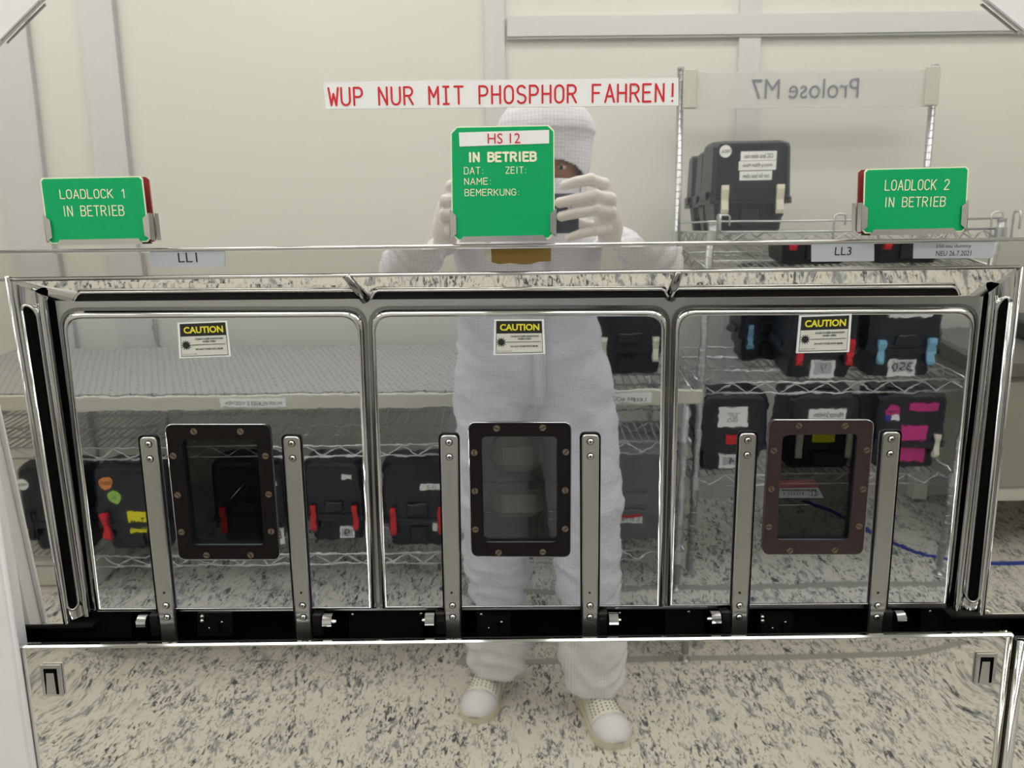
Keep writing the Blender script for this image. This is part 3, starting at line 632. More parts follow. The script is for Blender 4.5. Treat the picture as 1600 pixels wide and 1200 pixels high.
# gloves
def glove(mx):
    T = (lambda p: Vector(p)) if mx is None else (lambda p: Vector((mx - p[0], p[1], p[2])))
    g = MB()
    g.tube([T((.215, -.955, 1.372)), T((.214, -.925, 1.392)), T((.212, -.90, 1.405)), T((.206, -.865, 1.425)), T((.200, -.838, 1.445))], [.042, .036, .031, .040, .036], GLOVE, 16, ref=(1, 0, 0), sq=.72)
    g.ell(T((.196, -.832, 1.448)), (.027, .034, .048), GLOVE); g.ell(T((.206, -.86, 1.415)), (.026, .03, .036), GLOVE)
    g.tube([T((.220, -.968, 1.366)), T((.218, -.956, 1.373))], [.047, .044], GLOVE, 16)
    fin = [([(.196, -.825, 1.482), (.186, -.800, 1.507), (.158, -.785, 1.515), (.130, -.784, 1.511), (.108, -.787, 1.505)], .0118),
           ([(.200, -.822, 1.462), (.198, -.793, 1.478), (.168, -.780, 1.484), (.132, -.779, 1.478), (.098, -.782, 1.472)], .0128),
           ([(.200, -.822, 1.442), (.199, -.793, 1.453), (.170, -.780, 1.458), (.134, -.779, 1.453), (.102, -.782, 1.446)], .0124),
           ([(.196, -.828, 1.420), (.192, -.800, 1.420), (.168, -.786, 1.418), (.140, -.783, 1.412), (.116, -.786, 1.404)], .0105)]
    for pts, r in fin:
        pts = [T(p) for p in pts]; g.tube(pts, [r * 1.15, r * 1.1, r, r * .95, r * .82], GLOVE, 12); g.ell(pts[-1], (r * .85,) * 3, GLOVE, 10, 8)
        for q in pts[1:3]: g.ell(q, (r * 1.12,) * 3, GLOVE, 10, 8)
    th = [T(p) for p in [(.200, -.862, 1.428), (.180, -.868, 1.425), (.155, -.850, 1.428), (.130, -.832, 1.436), (.112, -.826, 1.442)]]
    g.tube(th, [.016, .0135, .0118, .011, .0095], GLOVE, 12); g.ell(th[-1], (.0095,) * 3, GLOVE, 10, 8)
    remeshed(g, 'glove', .0022, man, 2)
glove(None); glove(.072)
# phone (held: its own thing)
t = thing('phone', 'dark blue smartphone held sideways in both gloved hands', 'phone', (.063, -.812, 1.45))
MB().box((.063, -.815, 1.452), (.150, .009, .078), PHONE, bev=.004).build('case', t)
MB().box((.063, -.820, 1.452), (.143, .001, .070), LENS, bev=.0004).build('screen', t)
MB().box((.006, -.8093, 1.468), (.030, .003, .030), PHONE, bev=.001).build('camera_bump', t)
for q in ((-.001, 1.475), (.013, 1.461)): MB().disc((q[0], -.8085, q[1]), (0, 1, 0), .0062, .003, LENS).build('lens', t)
# shoes
def shoe(toe, heel, sgn):
    toe, heel = Vector(toe), Vector(heel); ax = (toe - heel).normalized(); sd = Vector((ax.y, -ax.x, 0)); L = (toe - heel).length
    S = lambda t, x, z: heel + ax * t * L + sd * x + Vector((0, 0, z))
    def wdt(t): return [(.0, .022), (.04, .036), (.2, .041), (.4, .042), (.6, .052), (.75, .057), (.88, .050), (.96, .034), (1.0, .014)]
    def interp(tab, t):
        for (a, va), (b, vb) in zip(tab, tab[1:]):
            if a <= t <= b: return va + (vb - va) * (t - a) / (b - a)
        return tab[-1][1]
    W = wdt(0); Ht = [(.0, .075), (.05, .10), (.25, .112), (.45, .100), (.62, .078), (.78, .066), (.9, .056), (.97, .042), (1.0, .03)]
    m = MB(); rings = []; ts = [0, .02, .05, .1, .2, .3, .4, .5, .6, .7, .76]
    def ringat(t, k=1):
        w_ = interp(W, t) * k; h = interp(Ht, t); r = []
        for i in range(16):
            a = math.pi * i / 15; r.append(S(t, w_ * math.cos(a) * (1 if math.sin(a) < .5 else .96), .018 + (h - .018) * math.sin(a) ** .75))
        return r
    s = MB(); rr = []
    for t_ in [i / 24 for i in range(25)]: rr.append(t_)
    out = [S(t_, interp(W, t_) + .003, 0) for t_ in rr] + [S(t_, -interp(W, t_) - .003, 0) for t_ in reversed(rr)]
    s.prism(out, Vector((0, 0, .024)), SOLE); 
    m = MB(); m.loft([ringat(t_) for t_ in ts], SHOE); sh = m.build('shoe', man)
    s.build('sole', sh)
    m = MB(); m.loft([ringat(t_, 1.02) for t_ in (.74, .8, .86, .91, .95, .98, 1.0)], SHOET); m.build('toe_cap', sh)
    m = MB()
    for i in range(9):
        for j in range(6):
            a = math.pi * (.18 + .64 * i / 8); t_ = .52 + .036 * j; w_ = interp(W, t_); h = interp(Ht, t_)
            c = S(t_, w_ * math.cos(a) * .98, .018 + (h - .018) * math.sin(a) ** .75); c2 = S(t_, w_ * math.cos(a) * 1.05, .018 + (h - .018) * math.sin(a) ** .75 * 1.03 + .001)
            nn = (c2 - c).normalized(); m.tube([c, c + nn * .0014], .0024, HOLE, 7, smooth=False)
    m.build('perforation', sh, kind='stuff')
    m = MB(); m.loft([[S(t_, -.017, interp(Ht, t_) - .004), S(t_, .017, interp(Ht, t_) - .004), S(t_, .015, interp(Ht, t_) + .004), S(t_, -.015, interp(Ht, t_) + .004)] for t_ in (.22, .3, .38, .46, .5)], SHOE); m.build('tongue', sh)
shoe((-.125, -1.275, 0), (-.06, -1.555, 0), -1)
shoe((.285, -1.150, 0), (.215, -1.425, 0), 1)

#@@MACHINE
# ------------------------------------------------------------------ the loadlock machine
mach = thing('loadlock_machine', 'mirror-polished steel loadlock front with three doors side by side, filling the view', 'machine', (0, .2, 0))
def warp_grid(name, x0, x1, z0, z1, nx, nz, fn, m):
    vs = []; fs = []
    for j in range(nz + 1):
        for i in range(nx + 1):
            x = x0 + (x1 - x0) * i / nx; z = z0 + (z1 - z0) * j / nz; vs.append(Vector((x, -fn(x, z), z)))
    for j in range(nz):
        for i in range(nx): a = j * (nx + 1) + i; fs.append([a, a + 1, a + nx + 2, a + nx + 1])
    g = MB().add(vs, fs, m, True); b = [(x0, .0, z0), (x1, .0, z0), (x1, .0, z1), (x0, .0, z1)]
    g.add([(p[0], .012, p[2]) for p in b], [[3, 2, 1, 0]], m)
    return g.build(name, mach)
zl = P(800, 388, FRONT).z
def up(x, z):
    d = 0
    # sheet pulled back towards the upper corners
    for s in (-1, 1):
        u = (s * x - .45) / .2; w_ = (z - 1.5) / .2
        if u > 0 and w_ > 0: d -= .0016 * u * u * w_ * w_
    return d
warp_grid('upper_panel', -.60, .62, zl, 1.80, 60, 40, up, STEEL_UP)
LC = [P(80, 1064, FRONT), P(1541, 1046, FRONT)]
def low(x, z):
    d = 0
    for c in LC:
        r2 = ((x - c.x) ** 2 + (z - c.z) ** 2) / .050 ** 2; d -= .0007 * math.exp(-r2)
    return d
zlow = P(800, 1003, FRONT).z
warp_grid('lower_panel', P(32, 1008, FRONT).x, P(1584, 991, FRONT).x, .08, zlow, 150, 130, low, STEEL_LOW)
# housing sides and chamfered corners
def pprism(name, pts, pl, off, th, m, parent=None, **kw):
    q = px(pts, pl, off); return MB().prism(q, -pl.n * th, m).build(name, parent or mach, **kw)
ZT_ = 1.92
xa, xb = P(64, 1200, FRONT).x, P(1559, 1200, FRONT).x
xl = P(32, 1008, FRONT).x; xr = P(1584, 991, FRONT).x
MB().box((xl - .174, .007, .92), (.34, .028, 1.84), WHITEP, bev=.003).build('side_frame', mach)
MB().tube([(xl - .002, -.004, .06), (xl - .002, -.004, 1.8)], .003, WHITEP).build('edge_trim', mach)
MB().tube([(xr + .004, -.009, .06), (xr + .004, -.009, .972)], .005, CHROME).build('edge_trim', mach)
MB().box((xr + .1625, .0, .5), (.32, .016, .94), STEEL_LOW, bev=.002).build('side_frame', mach)
pprism('corner_cover', [(-330, -260), (235, -260), (235, -141), (110, -41), (60, 0), (0, 61), (-90, 160), (-330, 160)], FRONT, .004, .02, WHITEP)
pprism('corner_cover', [(1380, -260), (1950, -260), (1950, 145), (1720, 145), (1600, 45), (1545, 0), (1430, -95), (1380, -141)], FRONT, .004, .02, WHITEP)
pprism('cover_seam', [(60, 0), (0, 61), (0, 64), (61, 3)], FRONT, .006, .002, WALLD)
pprism('cover_seam', [(1545, 0), (1600, 45), (1600, 49), (1542, 2)], FRONT, .006, .002, WALLD)
# fold ledge, band, lip
a, b = P(-60, 392, FRONT), P(1700, 372, FRONT)
MB().tube([(-.60, 0, P(800, 383.5, FRONT).z), (.63, 0, P(800, 383.5, FRONT).z)], .0019, CHROME, 12, ref=(0, 0, 1)).build('fold_ledge', mach)
# band: slightly hollow strip below the fold
g = MB(); zt = P(800, 386, FRONT).z; zb = P(800, 424, FRONT).z; vs = []; fs = []
N = 10
for j in range(N + 1):
    t = j / N; z = zt + (zb - zt) * t
    y = .0002 + (zt - z) * math.tan(math.radians(3.9))
    vs += [Vector((-.60, y, z)), Vector((.63, y, z))]
for j in range(N): fs.append([2 * j, 2 * j + 1, 2 * j + 3, 2 * j + 2])
g.add(vs, fs, STEEL_BAND, True); g.add([(-.6, .012, zt), (.63, .012, zt), (.63, .012, zb), (-.6, .012, zb)], [[0, 1, 2, 3]], STEEL_BAND); g.build('label_band', mach)
zlip = P(800, 427.5, FRONT).z
MB().tube([(-.535, .001, zlip), (.535, .001, zlip)], .0018, CHROME, 12).build('opening_lip', mach)
for s, xe in ((-1, P(9, 432, FRONT).x), (1, P(1597, 417, FRONT).x)):
    pass
# opening side plates (tilted mirrors beside the opening)
sl = [P(9, 432, STRIP), P(101, 975, STRIP)]; sr = [P(1597, 417, STRIP), P(1537, 960, STRIP)]
def strip_plate(e, x_out, zbt):
    q = [e[0], e[1], Vector((x_out, e[1].y, e[1].z)), Vector((x_out, e[0].y, e[0].z))]
    return MB().prism(q, Vector((0, .004, 0)), STEEL_BAND).build('side_plate', mach)
strip_plate(sl, -.60, 0); strip_plate(sr, .63, 0)
for e in (sl, sr):
    MB().tube([e[0], e[1]], .0013, CHROME, 12).build('plate_edge', mach)
# jambs with the long slots
def jamb(front, back, side):
    A0, A1 = front; B0, B1 = back
    Sf = lambda s, t: A0.lerp(A1, t).lerp(B0.lerp(B1, t), s)
    nrm = (B0 - A0).cross(A1 - A0).normalized()
    if nrm.x * side > 0: nrm = -nrm          # pointing into the opening
    prof = [(0, 0), (.06, .0035), (.14, .001), (.2, 0), (.56, 0), (.60, .003), (.66, .007), (.74, .009), (.80, .007), (.85, .001), (.86, -.006)]
    T = [i / 24 for i in range(25)]; g = MB(); vs = []; fs = []
    for t in T:
        for s, o_ in prof: vs.append(Sf(s, t) + nrm * o_)
    n = len(prof)
    for j in range(24):
        for i in range(n - 1): fs.append([j * n + i, j * n + i + 1, (j + 1) * n + i + 1, (j + 1) * n + i])
    g.add(vs, fs, CHROME, True)
    j_ = g.build('jamb', mach)
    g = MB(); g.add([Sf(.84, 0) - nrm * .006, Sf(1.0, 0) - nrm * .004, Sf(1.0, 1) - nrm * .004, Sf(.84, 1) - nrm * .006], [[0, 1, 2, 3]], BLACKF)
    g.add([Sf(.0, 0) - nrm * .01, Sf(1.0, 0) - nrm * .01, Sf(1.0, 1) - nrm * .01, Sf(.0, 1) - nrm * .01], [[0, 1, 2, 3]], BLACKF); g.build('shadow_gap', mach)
    sv = []
    for k in range(9): a = math.pi * k / 8; sv.append((.40 - .16 * math.cos(a), .075 - .022 * math.sin(a)))
    for k in range(9): a = math.pi * k / 8; sv.append((.34 + .17 * math.cos(a), .945 + .022 * math.sin(a)))
    g = MB(); g.prism([Sf(s, t) + nrm * .0006 for s, t in sv], -nrm * .002, BLACKF); g.build('slot', j_)
    g = MB(); ring = [Sf(s, t) + nrm * .001 for s, t in sv]; g.tube(ring + [ring[0]], .0014, CHROME, 8); g.build('slot_rim', j_)
LB = [P(86, 470, DOOR), P(150, 952, DOOR)]; RB = [P(1536, 463, DOOR), P(1480, 946, DOOR)]
jamb(sl, LB, -1); jamb(sr, RB, 1)
# top soffit in three sections with sloping dividers
fz0 = P(9, 431, FRONT); fz1 = P(1597, 417, FRONT)
b0, b1 = P(86, 470, DOOR), P(1536, 463, DOOR)
g = MB(); g.prism([Vector((fz0.x, .0, zlip)), Vector((fz1.x, .0, zlip)), b1, b0], Vector((0, .004, .004)), STEEL_BAND); g.build('soffit', mach)
def soff(u, s): # point on the soffit at photo column u on the back edge, fraction s towards the front
    bb = P(u, 467 - (u - 800) * .005, DOOR); t = (bb.x - b0.x) / (b1.x - b0.x); ff = Vector((fz0.x + (fz1.x - fz0.x) * t, 0, zlip)); return bb.lerp(ff, s)
for u in (572, 1047):
    g = MB(); q = [soff(u, 1), soff(u, 0)]; g.tube([q[0], q[1]], [.004, .006], CHROME_D, 8); g.build('soffit_divider', mach)
T2 = Plane((0, .013, 1.35), 3.0)
for (x0, y0, x1, y1) in ((119, 459, 563, 455), (583, 456, 1041, 453), (1053, 453, 1497, 450)):
    e = 10
    pr = MB(); q = px([(x0, y0 + 1), (x1, y1 + 1), (x1 + 3, y1 + 12), (x0 - 4, y0 + 12)], T2, 0); pr.prism(q, Vector((0, .008, 0)), BLACKP); tr = pr.build('tray', mach)
    c = px([(x0 - 4, y0 + 11), (x0 + 2, y0 + 1), (x0 + 8, y0 - 2), (x1 - 8, y1 - 2), (x1 - 2, y1 + 1), (x1 + 3, y1 + 11)], T2, .003)
    MB().tube(c, .0014, CHROME, 8).build('tray_lip', tr)
# frame plate behind the doors
fr = rnd([(86, 470), (1536, 463), (1478, 950), (152, 956)], 0)
g = MB(); g.prism(px(fr, DOOR, -.001), Vector((0, .006, 0)), BRUSH)
DQ = [dict(o=[(95, 486), (567, 484), (585, 951), (150, 954)], i=[(103, 499), (557, 496), (577, 949), (157, 951)]),
      dict(o=[(579, 484), (1043, 482), (1034, 948), (598, 951)], i=[(586, 496), (1034, 494), (1027, 946), (604, 948)]),
      dict(o=[(1055, 482), (1527, 480), (1481, 944), (1043, 947)], i=[(1063, 493), (1518, 491), (1475, 942), (1050, 945)])]
WQ = [dict(o=[(258, 664), (421, 664), (437, 874), (280, 874)], i=[(283, 687), (401, 687), (413, 853), (300, 853)],
           s=[(303, 674), (376, 674), (271, 712), (415, 712), (278, 773), (420, 772), (284, 831), (424, 830), (323, 867), (392, 867)], m=BLACKP),
      dict(o=[(732, 661), (892, 661), (891, 870), (737, 869)], i=[(752, 682), (871, 682), (871, 849), (756, 849)],
           s=[(776, 669), (848, 668), (741, 707), (884, 706), (742, 767), (883, 766), (743, 827), (883, 826), (779, 863), (848, 862)], m=BLACKP),
      dict(o=[(1203, 657), (1365, 657), (1348, 866), (1191, 866)], i=[(1223, 680), (1341, 678), (1327, 845), (1213, 845)],
           s=[(1248, 665), (1320, 665), (1209, 704), (1354, 703), (1205, 764), (1348, 764), (1201, 823), (1342, 822), (1234, 860), (1304, 859)], m=BROWNP)]
# frame plate with three openings for the window holes: build as strips around the holes
g = MB(); out = px(fr, DOOR, -.001); holes = [px([(a + (-3 if a < sum(p[0] for p in w_['o']) / 4 else 3), b) for a, b in w_['i']], DOOR, -.001) for w_ in WQ]
def multi(mb, loops, vec, m):
    tri = tessellate_polygon(loops); vs = [p for l in loops for p in l]; N = len(vs)
    fs = [list(t) for t in tri] + [[t[2] + N, t[1] + N, t[0] + N] for t in tri]; mb.add(vs + [p + vec for p in vs], fs, m)
multi(g, [out] + holes, Vector((0, .006, 0)), BRUSH); g.build('door_surround', mach)
DN = ['left', 'middle', 'right']
for k in range(3):
    D = DQ[k]; W_ = WQ[k]; rr = [30, 30, 0, 0]
    hole = rnd(W_['i'], 9, 4)
    oo = rnd(D['o'], rr); ii = rnd(D['i'], [26, 26, 0, 0])
    # dark seal behind the rim
    q2 = [(D['o'][0][0] - 5, D['o'][0][1] - 5), (D['o'][1][0] + 5, D['o'][1][1] - 5), (D['o'][2][0] + 3, D['o'][2][1]), (D['o'][3][0] - 4, D['o'][3][1])]
    g = MB(); g.ring(px(rnd(q2, [33, 33, 0, 0]), DOOR, .001), px(ii, DOOR, .001), Vector((0, .001, 0)), CHROME_D); g.build('door_seal', mach)
    g = MB(); h1 = .006
    A = px(oo, DOOR, .0015); B = px([(a * .5 + b_ * .5) for a, b_ in zip([Vector(p) for p in oo], [Vector(p) for p in ii])], DOOR, h1 + .0018); C = px(ii, DOOR, h1); n = len(A)
    g.add(A + B + C, [[i, (i + 1) % n, (i + 1) % n + n, i + n] for i in range(n)] + [[i + n, (i + 1) % n + n, (i + 1) % n + 2 * n, i + 2 * n] for i in range(n)], CHROME, True)
    multi(g, [C, px(hole, DOOR, h1)], Vector((0, .003, 0)), STEEL_DOOR)
    door = g.build('door', mach)
    # window frame plate
    g = MB(); wo = rnd(W_['o'], 11); f2 = h1 + .003
    g.ring(px(wo, DOOR, f2), px(hole, DOOR, f2), Vector((0, .003, 0)), W_['m']); g.build('window_frame', door)
    g = MB(); c = px(wo, DOOR, h1 + .0008); g.tube(c + [c[0]], .0008, CHROME, 6); g.build('window_frame_rim', door)
    # seal ring and glass
    cx = sum(p[0] for p in W_['i']) / 4; cy = sum(p[1] for p in W_['i']) / 4
    hi = [(cx + (p[0] - cx) * .955, cy + (p[1] - cy) * .968) for p in hole]
    g = MB(); n = len(hole); a_ = px(hole, DOOR, f2 - .0005); b_ = px(hole, DOOR, -.012)
    g.add(a_ + b_, [[i, (i + 1) % n, (i + 1) % n + n, i + n] for i in range(n)], GREYP, True); g.build('window_seal', door)
    g = MB(); g.prism(px(hole, DOOR, .003), Vector((0, .002, 0)), GLASS); g.build('window_glass', door)
    for (u, v) in W_['s']:
        c = P(u, v, DOOR, f2 - .0004); g = MB(); g.tube([c, c + DOOR.n * .0011], .0036, SCREW_B, 14, smooth=False)
        an = random.uniform(0, math.pi); dx = DOOR.ex * math.cos(an) + DOOR.ey * math.sin(an); dy = DOOR.n.cross(dx); c2 = c + DOOR.n * .00125
        g.add([c2 + dx * .0031 + dy * .0005, c2 - dx * .0031 + dy * .0005, c2 - dx * .0031 - dy * .0005, c2 + dx * .0031 - dy * .0005], [[0, 1, 2, 3]], SLOTM); g.build('screw', door)
    # chamber behind
    a0, a1 = P(W_['o'][0][0], W_['o'][0][1], DOOR, -.012), P(W_['o'][2][0], W_['o'][2][1], DOOR, -.012)
    x0, x1 = min(a0.x, a1.x) + .002, max(a0.x, a1.x) - .002; z0, z1 = a1.z + .002, a0.z - .002; y0, y1 = .062, .30
    g = MB()
    vs = [Vector((x, y, z)) for y in (y0, y1) for z in (z0, z1) for x in (x0, x1)]
    g.add(vs, [[4, 5, 7, 6], [0, 1, 5, 4], [2, 6, 7, 3], [0, 4, 6, 2], [1, 3, 7, 5]], CHAMBER if k != 1 else CHAMBER); ch = g.build('chamber', mach)
    xm = (x0 + x1) / 2; zz = lambda f_: z0 + (z1 - z0) * f_
    if k == 0:
        MB().tube([(xm - .045, .18, zz(.16)), (xm - .018, .23, zz(.34))], .0018, SCREW, 8).build('lift_pin', ch)
        MB().tube([(xm + .005, .27, zz(.22)), (xm + .005, .27, zz(.40)), (xm + .02, .27, zz(.47))], .0015, CHROME_D, 8).build('guide_wire', ch)
        MB().box((xm, .26, zz(.12)), (.08, .05, .01), BLACKP, bev=.002).build('wafer_stage', ch)
    elif k == 1:
        MB().box((xm - .002, .155, zz(.60)), (.062, .05, .075 * .62), BEIGE, bev=.012).build('cassette_end', ch)
        MB().box((xm - .002, .155, zz(.21)), (.062, .05, .062 * .7), BEIGE, bev=.010).build('cassette_end', ch)
        MB().box((xm, .115, zz(.395)), (x1 - x0, .01, .0075), BLACKP).build('crossbar', ch)
        for s in (-1, 1):
            for q in (.10, .165): MB().tube([(xm + s * .044, .12, zz(q)), (xm + s * .034, .12, zz(q))], .0008, SCREW, 6).build('pin', ch)
    else:
        for j, q in enumerate((.30, .18, .10)): MB().box((xm - .012, .19, zz(q)), (.075, .12, .0012), SCREW if j else CHROME_D).build('wafer', ch)
        # inspection label on the back of the chamber
        LP = Plane((0, .13, 1.1), -4); g = MB()
        g.prism(px([(1213, 752), (1273, 751), (1287, 778), (1213, 778)], LP), Vector((0, .0006, 0)), PAPER)
        g.prism(px([(1213, 750), (1272, 749), (1278, 762), (1213, 763)], LP, .0006), Vector((0, .0006, 0)), LRED)
        text_px(g, 'S 022224', 1224, 769, 1256, 773.5, LP, .001, INK); text_px(g, '13', 1268, 767, 1276, 775, LP, .001, INK)
        rg = arc(1271.5, 771, 7.5, 4.2, 0, 360, 18); g.tube([P(a, b, LP, .001) for a, b in rg], .00025, INK, 4)
        rg = arc(1243, 757, 20, 4.5, 20, 330, 18); g.tube([P(a, b, LP, .002) for a, b in rg], .0003, PINK, 4)
        xx = 1222
        while xx < 1274: ww = random.choice((.8, 1.2, 2)); g.prism(px([(xx, 764.5), (xx + ww, 764.5), (xx + ww, 767.5), (xx, 767.5)], LP, .0012), Vector((0, .0003, 0)), INK); xx += ww + random.choice((.8, 1.3))
        g.build('inspection_label', ch)
# lift arms
ARMS = [((218, 244), (252, 277), 683), ((442, 468), (464, 488), 682), ((688, 715), (696, 720), 680), ((909, 936), (910, 934), 679), ((1156, 1182), (1141, 1166), 677), ((1380, 1407), (1355, 1380), 675)]
for (t0, t1), (b0_, b1_), yt in ARMS:
    yb = 1004; sc = (yb - yt - 8) / (990 - yt - 8)
    q = [(t0, yt), (t1, yt), (b1_, yb), (b0_, yb)]
    g = MB(); g.prism(px(rnd([(t0 - 3, yt - 3), (t1 + 3, yt - 3), (b1_ + 2.5, yb), (b0_ - 2.5, yb)], [9, 9, 0, 0]), DOOR, .008), Vector((0, .003, 0)), BLACKM)
    arm = MB(); fq = px(rnd(q, [8, 8, 0, 0]), DOOR, .0105); q3 = [(t0 + 1.6, yt + 1.6), (t1 - 1.6, yt + 1.6), (b1_ - 1.6, yb), (b0_ + 1.6, yb)]; f3 = px(rnd(q3, [7, 7, 0, 0]), DOOR, .012); n = len(fq)
    bk = [p + Vector((0, .004, 0)) for p in fq]
    arm.add(bk + fq + f3, [[i, (i + 1) % n, (i + 1) % n + n, i + n] for i in range(n)] + [[i + n, (i + 1) % n + n, (i + 1) % n + 2 * n, i + 2 * n] for i in range(n)] + [list(range(2 * n, 3 * n))], ARM)
    ao = arm.build('lift_arm', mach); g.build('arm_groove', ao)
    g = MB(); c = px([(t0 - 4, 948), (t0 - 5, yt + 6), (t0 + 1, yt - 6), (t1 - 1, yt - 6), (t1 + 5, yt + 6)], DOOR, .007)
    for v in (yt + 11, yt + 34, 946, 964):
        f = (v - yt) / (990 - yt); u = (t0 + t1) / 2 * (1 - f) + (b0_ + b1_) / 2 * f; c = P(u, v, DOOR, .0118); s = MB()
        s.tube([c, c + DOOR.n * .0004], .0040, BLACKM, 16, smooth=False)
        s.tube([c, c + DOOR.n * .0012, c + DOOR.n * .0022], [.0032, .0032, .0022], SCREW, 14, smooth=False)
        s.tube([c + DOOR.n * .0022, c + DOOR.n * .00235], .0010, SLOTM, 6, smooth=False); s.build('screw', ao)
    f = (926 - yt) / (990 - yt); u = (t0 + t1) / 2 * (1 - f) + (b0_ + b1_) / 2 * f; c = P(u - 1, 926, DOOR, .0119)
    s = MB(); s.tube([c, c + DOOR.n * .0004], .0015, SLOTM, 8, smooth=False); s.build('pin_hole', ao)
# black cavity under the doors
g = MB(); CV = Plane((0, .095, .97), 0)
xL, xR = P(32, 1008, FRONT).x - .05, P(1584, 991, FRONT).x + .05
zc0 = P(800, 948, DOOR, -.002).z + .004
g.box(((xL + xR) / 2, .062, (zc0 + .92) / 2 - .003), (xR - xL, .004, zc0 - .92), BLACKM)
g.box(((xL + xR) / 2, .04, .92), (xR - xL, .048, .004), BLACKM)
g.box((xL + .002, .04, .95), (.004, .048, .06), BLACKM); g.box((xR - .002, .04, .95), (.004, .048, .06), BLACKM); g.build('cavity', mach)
for (u0, u1) in ((-30, 152), (1478, 1640)):
    g = MB(); e = sl if u0 < 0 else sr; z = e[1].z - .001
    xx0, xx1 = (xL, P(152, 952, DOOR).x) if u0 < 0 else (P(1478, 946, DOOR).x, xR)
    g.box(((xx0 + xx1) / 2, .04, z - .004), (xx1 - xx0, .03, .003), BLACKP); g.build('jamb_base', mach)
for (u0, u1) in ((545, 660), (1040, 1100), (1440, 1500), (40, 205)):
    g = MB(); g.prism(px([(u0, 952), (u1, 952), (u1, 996), (u0, 996)], DOOR, -.006), Vector((0, .004, 0)), BLACKP); g.build('cover_plate', mach)
for (u0, u1) in ((308, 362), (745, 798), (1190, 1240)):
    g = MB(); g.prism(px([(u0, 958), (u1, 958), (u1, 994), (u0, 994)], DOOR, -.002), Vector((0, .004, 0)), BLACKP); bp = g.build('bracket', mach)
    um = (u0 + u1) / 2; g = MB(); g.prism(px(rnd([(um + 5, 974), (um + 10, 974), (um + 10, 990), (um + 5, 990)], 2), DOOR, -.0015), Vector((0, .0005, 0)), BLACKF); g.build('slot', bp)
    for (du, dv, r) in ((-8, 981, .0011), (12, 972, .0016)):
        c = P(um + du, dv, DOOR, -.0018); s = MB(); s.disc(c, DOOR.n, r, .0012, SCREW, 10, True); s.build('screw', bp)
for (u, v) in ((316, 970), (316, 963), (1191, 970), (1191, 964)):
    c = P(u, v, DOOR, -.001); s = MB(); s.ell(c, (.003, .003, .003), SCREW, 10, 8); s.build('ball_stud', mach)
for (u, v) in ((551, 960), (658, 959), (752, 960), (968, 958), (1076, 956), (241, 957), (1453, 955)):
    c = P(u, v, DOOR, -.0018); s = MB(); s.disc(c, DOOR.n, .0018, .0012, SCREW, 10, True); s.build('screw', mach)
for (u, v, sg) in ((225, 972, -1), (513, 971, 1), (672, 969, -1), (958, 969, 1), (1117, 967, -1), (1404, 966, 1)):
    c = P(u, v, DOOR, .012); ro = MB(); ro.tube([c + Vector((-.0052, 0, 0)), c + Vector((.0052, 0, 0))], .0088, CHROME, 18, smooth=False, ref=(0, 0, 1)); r_ = ro.build('roller', mach)
    s = MB(); s.tube([c + Vector((.0045 * sg, 0, 0)), c + Vector((.009 * sg, 0, 0))], [.0028, .0018], SCREW, 10, smooth=False); s.build('roller_axle', r_)
    s = MB(); s.box(c + Vector((-.012 * sg, .004, -.004)), (.012, .012, .028), BLACKP, bev=.002); s.build('roller_bracket', r_)
# front ledge under the opening
zled = P(800, 1001, FRONT).z
MB().box((0, .0005, zled), (xr - xl + .004, .007, .0042), CHROME, bev=.0018).build('front_ledge', mach)
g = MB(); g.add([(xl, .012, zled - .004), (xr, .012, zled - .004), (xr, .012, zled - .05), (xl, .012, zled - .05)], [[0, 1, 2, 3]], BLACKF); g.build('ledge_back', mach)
# latches on the lower panel
for (u, v, s) in ((80, 1064, 1), (1541, 1046, -1)):
    w0 = 15.5; h0 = 24; sk = .115 * (1 if u < 800 else -.95)
    sk_ = lambda a, b: (u + a + b * sk, v + b - a * .012)
    fo = [sk_(-w0, -h0), sk_(w0, -h0), sk_(w0, h0), sk_(-w0, h0)]; fi = [sk_(-w0 + 5, -h0 + 5), sk_(w0 - 5, -h0 + 5), sk_(w0 - 5, h0 - 3), sk_(-w0 + 5, h0 - 3)]
    g = MB(); g.ring(px(fo, FRONT, .003), px(fi, FRONT, .003), Vector((0, .003, 0)), CHROME); L = g.build('panel_latch', mach)
    g = MB(); g.prism(px(fi, FRONT, .0016), Vector((0, .001, 0)), BLACKF); g.build('latch_recess', L)
    g = MB(); g.prism(px([sk_(-7, -h0 + 12), sk_(5, -h0 + 12), sk_(6, h0 - 3), sk_(-9, h0 - 3)], FRONT, .0026), Vector((0, .0015, 0)), SCREW); g.build('latch_tongue', L)
